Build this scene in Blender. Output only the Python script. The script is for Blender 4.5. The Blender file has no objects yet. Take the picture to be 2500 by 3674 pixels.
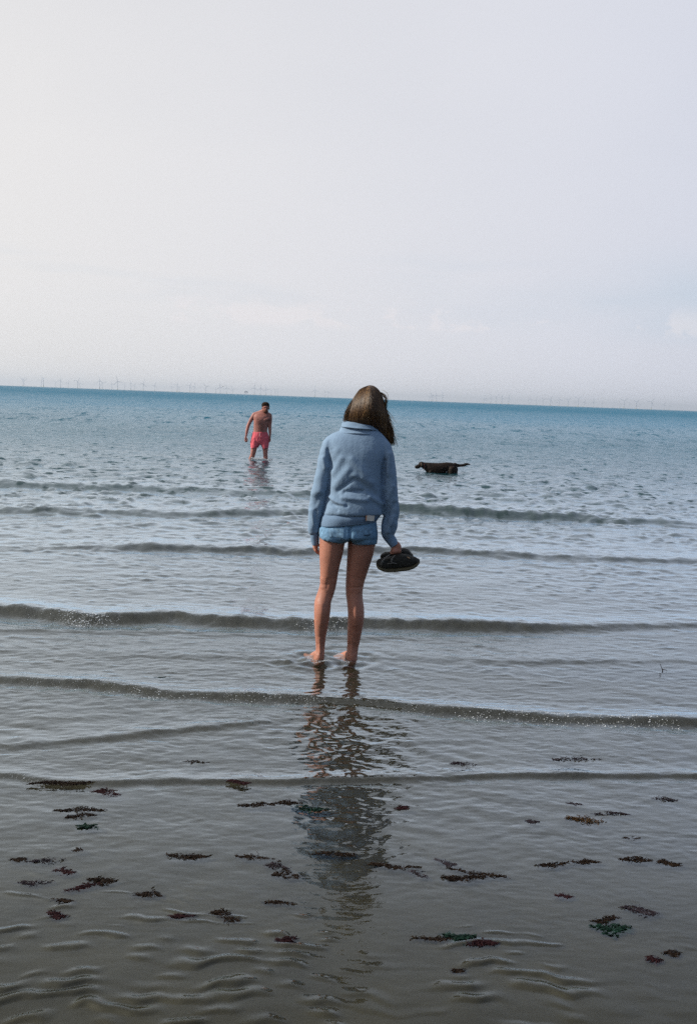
import bpy, bmesh, math, random
import numpy as np
from mathutils import Vector, Matrix, noise as mnoise

scene = bpy.context.scene
rad = math.radians
USE_HAZE = True
DENOISE = False

# ------------------------------------------------------------------ camera
CAM_H, FPX, PITCH, ROLL = 1.55, 3470.0, rad(6.72), rad(2.12)
fwd = Vector((0, math.cos(PITCH), -math.sin(PITCH)))
r0 = Vector((1, 0, 0)); u0 = Vector((0, math.sin(PITCH), math.cos(PITCH)))
cr = r0 * math.cos(ROLL) + u0 * math.sin(ROLL)
cu = u0 * math.cos(ROLL) - r0 * math.sin(ROLL)
cam_data = bpy.data.cameras.new('camera')
cam = bpy.data.objects.new('camera', cam_data)
scene.collection.objects.link(cam)
cam.matrix_world = Matrix(((cr.x, cu.x, -fwd.x, 0), (cr.y, cu.y, -fwd.y, 0), (cr.z, cu.z, -fwd.z, CAM_H), (0, 0, 0, 1)))
cam_data.sensor_fit = 'HORIZONTAL'
cam_data.sensor_width = 24.0
cam_data.lens = 24.0 * FPX / 2500.0
cam_data.clip_start = 0.05
cam_data.clip_end = 60000
cam_data.dof.use_dof = True
cam_data.dof.focus_distance = 6.2
cam_data.dof.aperture_fstop = 11
scene.camera = cam

# ------------------------------------------------------------------ sky and sun
SUN_EL, SUN_AZ = 32.0, -93.0          # azimuth from +Y, negative = left
world = bpy.data.worlds.new('World'); scene.world = world
world.use_nodes = True
wn, wl = world.node_tree.nodes, world.node_tree.links
wn.clear()
wo = wn.new('ShaderNodeOutputWorld'); bg = wn.new('ShaderNodeBackground')
wl.new(bg.outputs[0], wo.inputs[0])
sky = wn.new('ShaderNodeTexSky'); sky.sky_type = 'NISHITA'
sky.sun_disc = False
sky.sun_elevation = rad(SUN_EL); sky.sun_rotation = rad(SUN_AZ)
sky.air_density = 1.0; sky.dust_density = 2.0; sky.ozone_density = 1.6
bg.inputs[1].default_value = 0.11

def wmath(op, a, b=None, c=None, clamp=False):
    n = wn.new('ShaderNodeMath'); n.operation = op; n.use_clamp = clamp
    for i, v in enumerate((a, b, c)):
        if v is None: continue
        if isinstance(v, (int, float)): n.inputs[i].default_value = v
        else: wl.new(v, n.inputs[i])
    return n.outputs[0]
def wmap(v, a, b, c, d, smooth=True):
    n = wn.new('ShaderNodeMapRange')
    n.interpolation_type = 'SMOOTHSTEP' if smooth else 'LINEAR'
    wl.new(v, n.inputs[0])
    for i, k in enumerate((a, b, c, d)): n.inputs[i + 1].default_value = k
    return n.outputs[0]
def wnoise(scale3, detail, rough=0.5, loc=(0, 0, 0)):
    m = wn.new('ShaderNodeMapping'); m.inputs['Scale'].default_value = scale3; m.inputs['Location'].default_value = loc
    wl.new(tc.outputs['Generated'], m.inputs[0])
    n = wn.new('ShaderNodeTexNoise'); n.inputs['Scale'].default_value = 1.0
    n.inputs['Detail'].default_value = detail; n.inputs['Roughness'].default_value = rough
    wl.new(m.outputs[0], n.inputs['Vector'])
    return n.outputs[0]
tc = wn.new('ShaderNodeTexCoord')
sep = wn.new('ShaderNodeSeparateXYZ'); wl.new(tc.outputs['Generated'], sep.inputs[0])
X, Y, Z = sep.outputs
# thin high cloud veil, thicker towards the sun side (left, ahead), thinning to blue behind
veil_n = wnoise((1.3, 1.3, 3.0), 4, 0.5, (0.3, 0.1, 0.2))
side = wmath('ADD', wmath('MULTIPLY', X, -0.45), wmath('MULTIPLY', Y, 0.55))
veil = wmath('ADD', wmap(side, -0.7, 0.45, 0.05, 0.95), wmath('MULTIPLY', wmath('SUBTRACT', veil_n, 0.5), 0.35), clamp=True)
# a band of clearer sky low on the right
gap = wmath('MULTIPLY', wmap(Z, 0.055, 0.09, 0, 1), wmap(Z, 0.105, 0.17, 1, 0))
gap = wmath('MULTIPLY', gap, wmap(wmath('ADD', X, wmath('MULTIPLY', wmath('SUBTRACT', wnoise((3, 3, 14), 4), 0.5), 0.5)), 0.08, 0.42, 0, 0.75))
# faint streaks just above the cumulus
streak = wmath('MULTIPLY', wmath('MULTIPLY', wmap(Z, 0.08, 0.11, 0, 1), wmap(Z, 0.12, 0.17, 1, 0)), wmap(wnoise((3.0, 3.0, 30), 5), 0.48, 0.72, 0, 0.22))
gap = wmath('MAXIMUM', gap, streak)
mixv = wn.new('ShaderNodeMix'); mixv.data_type = 'RGBA'
wl.new(veil, mixv.inputs[0])
wl.new(sky.outputs[0], mixv.inputs[6])
vcol = wn.new('ShaderNodeMix'); vcol.data_type = 'RGBA'
wl.new(wmap(wmath('ADD', X, wmath('MULTIPLY', Y, -0.25)), -0.65, 0.45, 0, 1, False), vcol.inputs[0])
vcol.inputs[6].default_value = (7.6, 7.45, 7.35, 1)
vcol.inputs[7].default_value = (5.6, 6.0, 7.25, 1)
wl.new(vcol.outputs[2], mixv.inputs[7])
# small far cumulus heads in a low band
cu_n = wmath('ADD', wnoise((24, 24, 46), 6, 0.6, (1.7, 0.4, 0)), wmath('MULTIPLY', wmath('SUBTRACT', wnoise((5, 5, 5), 2, 0.5, (.3, 0, 0)), .5), .5))
band = wmath('MULTIPLY', wmap(Z, 0.066, 0.076, 0, 1), wmap(Z, 0.082, 0.104, 1, 0))
cum = wmath('MULTIPLY', wmath('MULTIPLY', band, wmap(cu_n, 0.52, 0.62, 0, 1)), 0.38)
mixg = wn.new('ShaderNodeMix'); mixg.data_type = 'RGBA'
wl.new(gap, mixg.inputs[0]); wl.new(mixv.outputs[2], mixg.inputs[6]); mixg.inputs[7].default_value = (4.7, 5.7, 6.7, 1)
mixc = wn.new('ShaderNodeMix'); mixc.data_type = 'RGBA'
wl.new(cum, mixc.inputs[0]); wl.new(mixg.outputs[2], mixc.inputs[6])
mixc.inputs[7].default_value = (8.0, 7.5, 7.6, 1)
# below the horizon: sea-dark instead of black (never seen, the sea covers it)
wl.new(mixc.outputs[2], bg.inputs[0])

sun_d = bpy.data.lights.new('sun', 'SUN'); sun_d.energy = 5.0; sun_d.angle = rad(0.6)
sun_d.color = (1.0, 0.93, 0.82)
sun = bpy.data.objects.new('sun', sun_d); scene.collection.objects.link(sun)
sd = Vector((math.sin(rad(SUN_AZ)) * math.cos(rad(SUN_EL)), math.cos(rad(SUN_AZ)) * math.cos(rad(SUN_EL)), math.sin(rad(SUN_EL))))
sun.rotation_euler = sd.to_track_quat('Z', 'Y').to_euler()
sun.location = (-20, 10, 15)

vs = scene.view_settings
scene.display_settings.display_device = 'sRGB'
vs.view_transform = 'Standard'; vs.look = 'None'; vs.exposure = 0.0; vs.gamma = 1.0
vs.use_curve_mapping = False
scene.render.engine = 'CYCLES'
scene.cycles.max_bounces = 8
scene.cycles.use_denoising = DENOISE
scene.cycles.transparent_max_bounces = 16
scene.cycles.caustics_reflective = False
scene.cycles.sample_clamp_indirect = 3.0
scene.cycles.sample_clamp_direct = 6.0

# ------------------------------------------------------------------ helpers
def ray(px, py):
    return fwd + cr * ((px - 1250.0) / FPX) + cu * ((1837.0 - py) / FPX)
def P(px, py, Yd):
    """world point seen at photo pixel px,py at distance Yd in front of the camera"""
    d = ray(px, py); t = Yd / d.y
    return Vector((d.x * t, Yd, CAM_H + d.z * t))
def G(px, py, z=0.0):
    d = ray(px, py); t = (z - CAM_H) / d.z
    return Vector((d.x * t, d.y * t, z))

col = scene.collection
def link(name, me, mat=None, parent=None):
    o = bpy.data.objects.new(name, me); col.objects.link(o)
    if mat is not None and me is not None:
        me.materials.clear(); me.materials.append(mat)
    if parent is not None: o.parent = parent
    return o
def empty(name, loc, label=None, cat=None, group=None):
    o = bpy.data.objects.new(name, None); col.objects.link(o)
    o.location = loc; o.empty_display_size = 0.1
    return tag(o, label, cat, group)
def tag(o, label=None, cat=None, group=None, kind=None):
    if label: o['label'] = label
    if cat: o['category'] = cat
    if group: o['group'] = group
    if kind: o['kind'] = kind
    return o
def mesh_np(name, verts, quads, smooth=True):
    me = bpy.data.meshes.new(name)
    nv, nf, k = len(verts), len(quads), quads.shape[1]
    me.vertices.add(nv); me.vertices.foreach_set('co', np.ascontiguousarray(verts, dtype=np.float32).ravel())
    me.loops.add(nf * k); me.loops.foreach_set('vertex_index', quads.astype(np.int32).ravel())
    me.polygons.add(nf)
    me.polygons.foreach_set('loop_start', np.arange(0, nf * k, k, dtype=np.int32))
    me.update(calc_edges=True)
    if smooth: me.polygons.foreach_set('use_smooth', np.ones(nf, dtype=bool))
    me.update()
    return me
def grid_quads(nr, nc):
    i = np.arange(nr - 1)[:, None] * nc + np.arange(nc - 1)[None, :]
    return np.stack([i, i + 1, i + nc + 1, i + nc], -1).reshape(-1, 4)

_rng = np.random.RandomState(7)
_perm = _rng.permutation(4096)
_ang = _rng.rand(4096) * 2 * np.pi
_gx, _gy = np.cos(_ang), np.sin(_ang)
def perlin(x, y, seed=0):
    xi = np.floor(x).astype(np.int64); yi = np.floor(y).astype(np.int64)
    xf = x - xi; yf = y - yi
    u = xf * xf * xf * (xf * (xf * 6 - 15) + 10); v = yf * yf * yf * (yf * (yf * 6 - 15) + 10)
    def g(ix, iy, fx, fy):
        h = _perm[(_perm[(ix + seed * 131) & 4095] + iy) & 4095]
        return _gx[h] * fx + _gy[h] * fy
    a = g(xi, yi, xf, yf); b = g(xi + 1, yi, xf - 1, yf)
    c = g(xi, yi + 1, xf, yf - 1); d = g(xi + 1, yi + 1, xf - 1, yf - 1)
    return (a * (1 - u) + b * u) * (1 - v) + (c * (1 - u) + d * u) * v
def sstep(a, b, x):
    t = np.clip((x - a) / (b - a), 0, 1); return t * t * (3 - 2 * t)

# ------------------------------------------------------------------ materials
def mat(name, color=(0.5, 0.5, 0.5), rough=0.6, spec=0.5, metal=0.0, var=0.0, vscale=20.0, bump=0.0, bscale=200.0, vcol2=None, sheen=0.0, sss=0.0):
    m = bpy.data.materials.new(name); m.use_nodes = True
    n, l = m.node_tree.nodes, m.node_tree.links
    b = n['Principled BSDF']
    b.inputs['Base Color'].default_value = (*color, 1)
    b.inputs['Roughness'].default_value = rough
    b.inputs['Specular IOR Level'].default_value = spec
    b.inputs['Metallic'].default_value = metal
    if sheen: b.inputs['Sheen Weight'].default_value = sheen
    if sss:
        b.inputs['Subsurface Weight'].default_value = sss
        b.inputs['Subsurface Radius'].default_value = (0.012, 0.005, 0.003)
        b.inputs['Subsurface Scale'].default_value = 1.0
    t = n.new('ShaderNodeTexCoord')
    if var or vcol2:
        nz = n.new('ShaderNodeTexNoise'); nz.inputs['Scale'].default_value = vscale; nz.inputs['Detail'].default_value = 5
        l.new(t.outputs['Object'], nz.inputs['Vector'])
        mp = n.new('ShaderNodeMapRange'); l.new(nz.outputs[0], mp.inputs[0])
        mp.inputs[1].default_value = 0.35; mp.inputs[2].default_value = 0.65
        mx = n.new('ShaderNodeMix'); mx.data_type = 'RGBA'
        l.new(mp.outputs[0], mx.inputs[0])
        c2 = vcol2 if vcol2 else tuple(c * (1 + var) for c in color)
        c1 = color if vcol2 else tuple(c * (1 - var) for c in color)
        mx.inputs[6].default_value = (*c1, 1); mx.inputs[7].default_value = (*c2, 1)
        l.new(mx.outputs[2], b.inputs['Base Color'])
    if bump:
        nb = n.new('ShaderNodeTexNoise'); nb.inputs['Scale'].default_value = bscale; nb.inputs['Detail'].default_value = 3
        l.new(t.outputs['Object'], nb.inputs['Vector'])
        bp = n.new('ShaderNodeBump'); bp.inputs['Strength'].default_value = 1.0; bp.inputs['Distance'].default_value = bump
        l.new(nb.outputs[0], bp.inputs['Height']); l.new(bp.outputs[0], b.inputs['Normal'])
    return m

# ------------------------------------------------------------------ sand sea bed
def bed_z(y):
    return np.interp(y, [-2, 1.0, 2.3, 3.5, 5.6, 8, 23, 60, 300, 40000], [.014, .012, .0045, -.020, -.042, -.075, -.35, -.8, -3, -3])
def sand_height(x, y):
    wx = x + 0.05 * perlin(x * 3, y * 3, 3) + 0.02 * perlin(x * 9, y * 9, 4)
    wy = y + 0.075 * perlin(x * 2.6 + 5, y * 2.1, 5) + 0.030 * perlin(x * 7.5, y * 5.5, 6) + 0.016 * perlin(x * 15, y * 11, 7) + 0.14 * perlin(x * 0.8, y * 0.8, 8)
    ph = wy / 0.052 + 0.25 * wx
    fr = ph - np.floor(ph)
    # gentle back facing the sea, steep lee towards the shore
    prof = np.where(fr < 0.36, sstep(0, 0.36, fr), 1 - sstep(0.36, 1, fr))
    cell = np.floor(ph)
    brk = sstep(-0.20, 0.32, perlin(wx * 7.5 + cell * 3.17, cell * 7.3 + 0.5, 9))
    prof = prof * brk
    amp = 0.0088 * (1 - 0.95 * sstep(2.75, 3.3, y + 0.25 * sstep(-.3, .4, x) + 0.30 * perlin(x * 1.1, y * 1.1 + 3, 10) + 0.0 * x))
    patch = 0.12 + 0.88 * sstep(-0.25, 0.05, perlin(x * 1.5 + 2, y * 1.2, 11) + 0.25 * sstep(0.2, -0.4, x) - 0.05)
    big = 0.004 * perlin(x * 3, y * 4.5, 12) + 0.0022 * perlin(x * 8, y * 14, 13)
    return bed_z(y) - 0.004 * sstep(3.4, 2.6, y) + amp * patch * prof + big
def fan(nr, nc, y0, y1, half, power=None):
    """rows spaced evenly in viewing angle so triangle density follows distance"""
    t = np.linspace(1 / y0, 1 / y1, nr); ys = 1 / t
    u = np.linspace(-half, half, nc)
    return ys, u
ys, u = fan(760, 760, 1.7, 9.0, 0.52)
Yg, Ug = np.meshgrid(ys, u, indexing='ij'); Xg = Ug * (Yg + 0.3)
Zg = sand_height(Xg, Yg)
sand_m = bpy.data.materials.new('wet_sand'); sand_m.use_nodes = True
n, l = sand_m.node_tree.nodes, sand_m.node_tree.links
b = n['Principled BSDF']; b.inputs['Roughness'].default_value = 0.55; b.inputs['Specular IOR Level'].default_value = 0.25
t = n.new('ShaderNodeTexCoord')
nz = n.new('ShaderNodeTexNoise'); nz.inputs['Scale'].default_value = 3.5; nz.inputs['Detail'].default_value = 8; l.new(t.outputs['Object'], nz.inputs['Vector'])
cr_ = n.new('ShaderNodeValToRGB'); l.new(nz.outputs[0], cr_.inputs[0])
cr_.color_ramp.elements[0].position = 0.3; cr_.color_ramp.elements[0].color = (0.016, 0.0125, 0.0045, 1)
cr_.color_ramp.elements[1].position = 0.7; cr_.color_ramp.elements[1].color = (0.029, 0.023, 0.009, 1)
sp = n.new('ShaderNodeTexNoise'); sp.inputs['Scale'].default_value = 900; l.new(t.outputs['Object'], sp.inputs['Vector'])
mp = n.new('ShaderNodeMapRange'); l.new(sp.outputs[0], mp.inputs[0]); mp.inputs[1].default_value = .3; mp.inputs[2].default_value = .7; mp.inputs[3].default_value = .75; mp.inputs[4].default_value = 1.25
mm = n.new('ShaderNodeMix'); mm.data_type = 'RGBA'; mm.blend_type = 'MULTIPLY'; mm.inputs[0].default_value = 1
l.new(cr_.outputs[0], mm.inputs[6]); l.new(mp.outputs[0], mm.inputs[7]); l.new(mm.outputs[2], b.inputs['Base Color'])
bp = n.new('ShaderNodeBump'); bp.inputs['Distance'].default_value = 0.0008; l.new(sp.outputs[0], bp.inputs['Height']); l.new(bp.outputs[0], b.inputs['Normal'])
sand = link('sand', mesh_np('sand', np.stack([Xg, Yg, Zg], -1).reshape(-1, 3), grid_quads(*Yg.shape)), sand_m)
tag(sand, 'dark wet sand with broken ripple ridges under shallow clear water', kind='structure')
# coarse continuation all round: beach behind the camera, sea bed to the sides and out to sea
def plain_sheet(name, x0, x1, nx, ylist, zf, m, label):
    xs = np.linspace(x0, x1, nx); yv = np.array(ylist, float)
    A, B = np.meshgrid(yv, xs, indexing='ij')
    return tag(link(name, mesh_np(name, np.stack([B, A, zf(B, A)], -1).reshape(-1, 3), grid_quads(*A.shape)), m), label, kind='structure')
bed = plain_sheet('sea_bed', -400, 400, 41, [-60, -20, -5, 0, 1.2, 2.2, 3.6, 5.6, 8, 15, 23, 40, 60, 150, 300, 1500],
    lambda x, y: bed_z(y) - 0.035 + np.where(y < 1, (1 - y) * 0.03, 0), sand_m, 'smooth sandy sea bed running out under the water')

# ------------------------------------------------------------------ water
def crest(pts):
    g = [G(px * 1.5813, py * 1.5813) for px, py in pts]
    g.sort(key=lambda v: v.x)
    return [v.x for v in g], [v.y for v in g]
# crest polyline (where each little wave stands), height, front and back width, strength along x
WAVES = [
    ([(35, 1392), (90, 1397), (200, 1412), (400, 1404), (500, 1414), (700, 1422), (850, 1418), (1000, 1424), (1200, 1428), (1400, 1424), (1540, 1418)], .058, .075, .30, [(0, 1), (1150, 1), (1350, .5), (1580, .3)]),
    ([(35, 1546), (200, 1556), (400, 1580), (600, 1586), (700, 1590), (850, 1598), (1000, 1616), (1250, 1634), (1540, 1642)], .029, .034, .14, [(0, .9), (1580, 1)]),
    ([(35, 1695), (180, 1680), (330, 1668), (450, 1655), (610, 1638), (700, 1630)], .013, .032, .09, [(0, .6), (200, .9), (480, .9), (620, .5), (700, 0), (1580, 0)]),
    ([(35, 1762), (120, 1777), (200, 1779), (350, 1775), (650, 1776), (900, 1769), (1200, 1761), (1540, 1761)], .0135, .020, .07, [(0, 1), (1580, 1)]),
    ([(35, 1160), (400, 1168), (700, 1165), (900, 1158), (1050, 1168), (1300, 1178), (1540, 1190)], .10, .17, .9, [(0, .45), (680, .5), (860, .9), (1150, 1), (1350, .6), (1580, .35)]),
    ([(35, 1103), (400, 1113), (700, 1124), (900, 1128), (1540, 1140)], .085, .25, 1.0, [(0, .85), (700, .6), (900, .2), (1580, .2)]),
    ([(35, 1246), (150, 1243), (300, 1243), (500, 1249), (700, 1254), (940, 1249), (1100, 1259), (1350, 1268), (1540, 1274)], .050, .12, .5, [(0, .15), (250, .4), (330, .9), (700, .9), (950, .9), (1300, .7), (1580, .5)]),
    ([(35, 1482), (600, 1492), (700, 1497), (850, 1492), (1200, 1502), (1540, 1500)], .010, .05, .16, [(0, .1), (500, .8), (640, 1), (800, .5), (1000, .7), (1250, 1), (1580, .6)]),
    ([(35, 1430), (400, 1434), (800, 1448), (1200, 1446), (1540, 1440)], .010, .05, .12, [(0, .9), (500, .6), (850, 1), (950, .4), (1580, .1)]),
]
WAVES = [(crest(p), H, wf, wb, [(k * 1.5813, s) for k, s in st]) for p, H, wf, wb, st in WAVES]
def wave_sum(x, y):
    h = np.zeros_like(x); face = np.zeros_like(x)
    for i, ((cx, cy), H, wf, wb, st) in enumerate(WAVES):
        yc = np.interp(x, cx, cy)
        s0 = cy[len(cy) // 2]
        yc = yc + 0.014 * s0 / 4 * perlin(x * 3.2, x * 0 + i * 7.7, 20 + i) + 0.006 * s0 / 4 * perlin(x * 11, y * 3 + i, 30 + i)
        # strength along the wave is given in photo x; at this distance that is ground x
        k = FPX / s0 * math.cos(0.1)
        st_v = np.interp(x * k + 1250, [a for a, _ in st], [b_ for _, b_ in st])
        am = st_v * (1 + 0.38 * perlin(x * 2.1 + i * 3.1, x * 0 + 0.5, 40 + i) + 0.28 * perlin(x * 7.5, x * 0 + i, 50 + i))
        d = y - yc
        pf = np.where(d > 0, np.exp(-np.abs(d / wb) ** 1.6), np.exp(-np.abs(d / wf) ** 2.3))
        # small trough and trailing wrinkles in front of the face
        tr = -0.12 * np.exp(-((d + 2.4 * wf) / (1.1 * wf)) ** 2)
        pf2 = np.exp(-((d + 0.5 * wf) / (1.3 * wf)) ** 2)
        h += H * am * (pf + tr); wf = min(wf, .09)
        h += H * am * pf2 * (0.16 * perlin(x / (wf * 1.1), y / (wf * 0.8), 60 + i) + 0.12 * perlin(x / (wf * .35), y / (wf * .3), 61 + i))
        wr = np.exp(-((d + 4.0 * wf) / (3.0 * wf)) ** 2)
        h += H * am * 0.07 * wr * perlin(x / (wf * 2.2), y / (wf * 0.55), 65 + i)
    return h
def water_height(x, y, dy):
    h = wave_sum(x, y)
    far = sstep(5.0, 26.0, y); far2 = sstep(9.0, 60.0, y)
    lull = 1 - .75 * np.exp(-((x + 2.1) / .7) ** 2 - ((y - 23.2) / 1.2) ** 2) - .75 * np.exp(-((x - 2.1) / .9) ** 2 - ((y - 20.8) / 1.0) ** 2)
    # wind ripples: (crest length, spacing, slope near, slope far)
    for i, (lx, ly, sn, sf) in enumerate([(.040, .024, .055, .06), (.075, .042, .048, .12), (.13, .080, .036, .30), (.24, .15, .020, .30), (.50, .32, .006, .13), (1.2, .75, .003, .07), (3.0, 1.7, .002, .09), (8, 4.2, .001, .05), (20, 11, .0, .02)]):
        fade = np.clip(ly / (1.3 * dy) - 0.5, 0, 1)
        if fade.max() <= 0: continue
        slope = sn + (sf - sn) * (far if ly < .7 else far2)
        ca, sa = math.cos(0.35 * math.sin(i * 2.1)), math.sin(0.35 * math.sin(i * 2.1))
        xr, yr = x * ca + y * sa, -x * sa + y * ca
        calm = 0.55 + 0.9 * sstep(-.3, .3, perlin(x / (lx * 9), y / (ly * 12), 80 + i))
        # stirred patch round the girl's feet
        stir = 1 + 1.0 * np.exp(-((x + 0.02) / .55) ** 2 - ((y - 5.3) / .55) ** 2) * (ly < .15) + .7 * np.exp(-((x - 0.15) / .45) ** 2 - ((y - 4.3) / .5) ** 2) * (ly < .15)
        h += slope * ly * calm * stir * fade * (lull if ly > .3 else 1) * perlin(xr / lx + 0.3 * perlin(x / lx, y / lx, 91 + i), yr / ly, 70 + i)
    # separate little wavelets: short steep faces that read as dark strokes at a distance
    for i, (lx, ly, s0, s1, ya, yb) in enumerate([(.10, .055, .10, .45, 5.2, 12), (.20, .12, .0, .62, 6.5, 16), (.40, .22, .0, .50, 8.5, 22), (.95, .50, .0, .26, 18, 45), (2.6, 1.3, .0, .34, 34, 90), (7, 3.4, .0, .12, 60, 180)]):
        fade = np.clip(ly / (1.1 * dy) - 0.45, 0, 1)
        if fade.max() <= 0: continue
        sl = s0 * sstep(4.0, ya, y) + (s1 - s0) * sstep(ya, yb, y)
        pw = perlin(x / lx + .4 * perlin(x / lx * .6, y / ly * .6, 110 + i), y / ly, 120 + i)
        h += sl * ly * fade * np.maximum(0, pw - .06) * (lull if ly > .3 else 1) * (.5 + sstep(-.2, .3, perlin(x / (lx * 7), y / (ly * 9), 130 + i)))
    shore = 0.25 + 0.75 * sstep(2.2, 4.0, y)
    h = h * shore
    # water pushed up round the girl's heels, with a short wake to the left
    for fx, fy, a_ in ((-.142, 5.57, 1.0), (.052, 5.62, .6)):
        r_ = np.hypot(x - fx, y - fy)
        h = h + a_ * (.010 * np.exp(-((r_ - .075) / .022) ** 2) - .006 * np.exp(-((r_ - .13) / .025) ** 2) + .005 * np.exp(-((r_ - .19) / .03) ** 2) - .003 * np.exp(-((r_ - .27) / .04) ** 2)) * (1 + .8 * perlin(x * 14, y * 14, 97))
    h = h + .011 * np.exp(-((x + .30) / .16) ** 2 - ((y - 5.50 + .12 * (x + .3)) / .028) ** 2) * (1 + perlin(x * 20, y * 20, 98))
    m = y < 3.6
    if m.any():                    # where the sand rises the water thins to a film that follows it
        s = sand_height(x[m], y[m]) + 0.0030 + 0.0003 * perlin(x[m] * 30, y[m] * 40, 95)
        k = 0.0022; q = np.clip(0.5 + 0.5 * (s - h[m]) / k, 0, 1)
        h[m] = h[m] * (1 - q) + s * q + k * q * (1 - q)
    return h
ys = 1 / np.linspace(1 / 1.75, 1 / 260.0, 1400)
dy = np.abs(np.gradient(ys))
u = np.linspace(-0.50, 0.50, 690)
Yg, Ug = np.meshgrid(ys, u, indexing='ij'); Xg = Ug * (Yg + 0.3)
Dg = np.repeat(dy[:, None], len(u), 1)
Zg = water_height(Xg, Yg, Dg)
edge = sstep(0.5, 0.47, np.abs(Ug)) * sstep(260, 200, Yg)      # calm to the plain level at the rim
Zg = Zg * edge
Wv = np.stack([Xg, Yg, Zg], -1).reshape(-1, 3)
Wq = grid_quads(*Yg.shape)
# coarser sea: ahead out to the horizon and at both sides
parts_v, parts_q, off = [Wv], [Wq], len(Wv)
def add_sheet(A, B, Zz):
    global off
    v = np.stack([B, A, Zz], -1).reshape(-1, 3); parts_v.append(v); parts_q.append(grid_quads(*A.shape) + off); off += len(v)
yf = 260 * np.exp(np.linspace(0, math.log(30000 / 260), 36))
A, B = np.meshgrid(yf, u[::23], indexing='ij'); add_sheet(A, B * (A + .3), A * 0)
for sgn in (-1, 1):
    yf2 = np.concatenate([[-30, -10, 0, 1.0], 1 / np.linspace(1 / 1.75, 1 / 260.0, 40), yf[1:]])
    w = np.linspace(0, 1, 24) ** 2
    A, W = np.meshgrid(yf2, w, indexing='ij')
    inner = 0.5 * (np.maximum(A, 1.75) + .3); outer = 1.1 * (np.maximum(A, 1.75)) + 40
    B = inner + (outer - inner) * W
    if sgn < 0: A, B = A[:, ::-1], -B[:, ::-1]
    add_sheet(A, B, A * 0)
ynear = np.array([-30, -10, 0, 1.0, 1.75]); xx = np.linspace(-1.025, 1.025, 30)
A, B = np.meshgrid(ynear, xx, indexing='ij'); add_sheet(A, B, A * 0)
water_m = bpy.data.materials.new('sea_water'); water_m.use_nodes = True
n, l = water_m.node_tree.nodes, water_m.node_tree.links
n.clear()
out = n.new('ShaderNodeOutputMaterial')
t = n.new('ShaderNodeTexCoord')
sx = n.new('ShaderNodeSeparateXYZ'); l.new(t.outputs['Object'], sx.inputs[0])
def mr(v, a, b_, c, d, sm=False):
    q = n.new('ShaderNodeMapRange'); l.new(v, q.inputs[0])
    if sm: q.interpolation_type = 'SMOOTHSTEP'
    for i, k in enumerate((a, b_, c, d)): q.inputs[i + 1].default_value = k
    return q.outputs[0]
def mth(op, a, b_=None, clamp=False):
    q = n.new('ShaderNodeMath'); q.operation = op; q.use_clamp = clamp
    for i, v in enumerate((a, b_)):
        if v is None: continue
        if isinstance(v, (int, float)): q.inputs[i].default_value = v
        else: l.new(v, q.inputs[i])
    return q.outputs[0]
def nz_(sc, det=4, rough=.5):
    m = n.new('ShaderNodeMapping'); m.inputs['Scale'].default_value = sc; l.new(t.outputs['Object'], m.inputs[0])
    q = n.new('ShaderNodeTexNoise'); q.inputs['Scale'].default_value = 1; q.inputs['Detail'].default_value = det; q.inputs['Roughness'].default_value = rough
    l.new(m.outputs[0], q.inputs['Vector']); return q.outputs[0]
yy = sx.outputs[1]
fine = mth('MULTIPLY', nz_((22, 48, 22), 3), mr(yy, 2, 14, .0006, .0035))
mid = mth('MULTIPLY', nz_((3.2, 7, 3), 4, .55), mr(yy, 9, 40, .0, .09, True))
big = mth('MULTIPLY', nz_((.35, .75, .3), 5, .6), mr(yy, 30, 120, .0, .7, True))
huge = mth('MULTIPLY', nz_((.03, .05, .03), 5, .6), mr(yy, 150, 700, .0, 4.5, True))
hsum = mth('ADD', mth('ADD', fine, mid), mth('ADD', big, huge))
bmp = n.new('ShaderNodeBump'); bmp.inputs['Distance'].default_value = 1.0; bmp.inputs['Strength'].default_value = 1.0
l.new(hsum, bmp.inputs['Height'])
# unresolved wavelets far out: slopes straight from noise vectors
def nvec(sc, det, amp):
    m = n.new('ShaderNodeMapping'); m.inputs['Scale'].default_value = sc; l.new(t.outputs['Object'], m.inputs[0])
    q = n.new('ShaderNodeTexNoise'); q.inputs['Scale'].default_value = 1; q.inputs['Detail'].default_value = det; q.inputs['Roughness'].default_value = .6
    l.new(m.outputs[0], q.inputs['Vector'])
    a = n.new('ShaderNodeVectorMath'); a.operation = 'SUBTRACT'; l.new(q.outputs[1], a.inputs[0]); a.inputs[1].default_value = (.5, .5, .5)
    b_ = n.new('ShaderNodeVectorMath'); b_.operation = 'MULTIPLY'; l.new(a.outputs[0], b_.inputs[0]); b_.inputs[1].default_value = (1, 1.5, 0)
    c = n.new('ShaderNodeVectorMath'); c.operation = 'SCALE'; l.new(b_.outputs[0], c.inputs[0]); l.new(amp, c.inputs['Scale'])
    return c.outputs[0]
def vadd(a, b_):
    c = n.new('ShaderNodeVectorMath'); c.operation = 'ADD'; l.new(a, c.inputs[0]); l.new(b_, c.inputs[1]); return c.outputs[0]
vn = vadd(nvec((1.6, .55, 1), 4, mr(yy, 14, 60, 0.0, 1.1, True)), nvec((.35, .06, 1), 4, mr(yy, 60, 220, 0.0, 1.0, True)))
vn = vadd(vn, nvec((5, 7, 1), 3, mr(yy, 8, 30, 0.0, .50, True)))
def strokes(sc, lo, hi, amp):      # faces of unresolved wavelets, tilted to the shore
    c = n.new('ShaderNodeCombineXYZ'); l.new(mth('MULTIPLY', mth('MULTIPLY', mr(nz_(sc, 3, .55), lo, hi, 0, 1, True), amp), -1.0), c.inputs[1]); return c.outputs[0]
vn = vadd(vn, strokes((4.2, 3.0, 1), .55, .68, mr(yy, 8, 18, 0.0, .42, True)))
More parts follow.
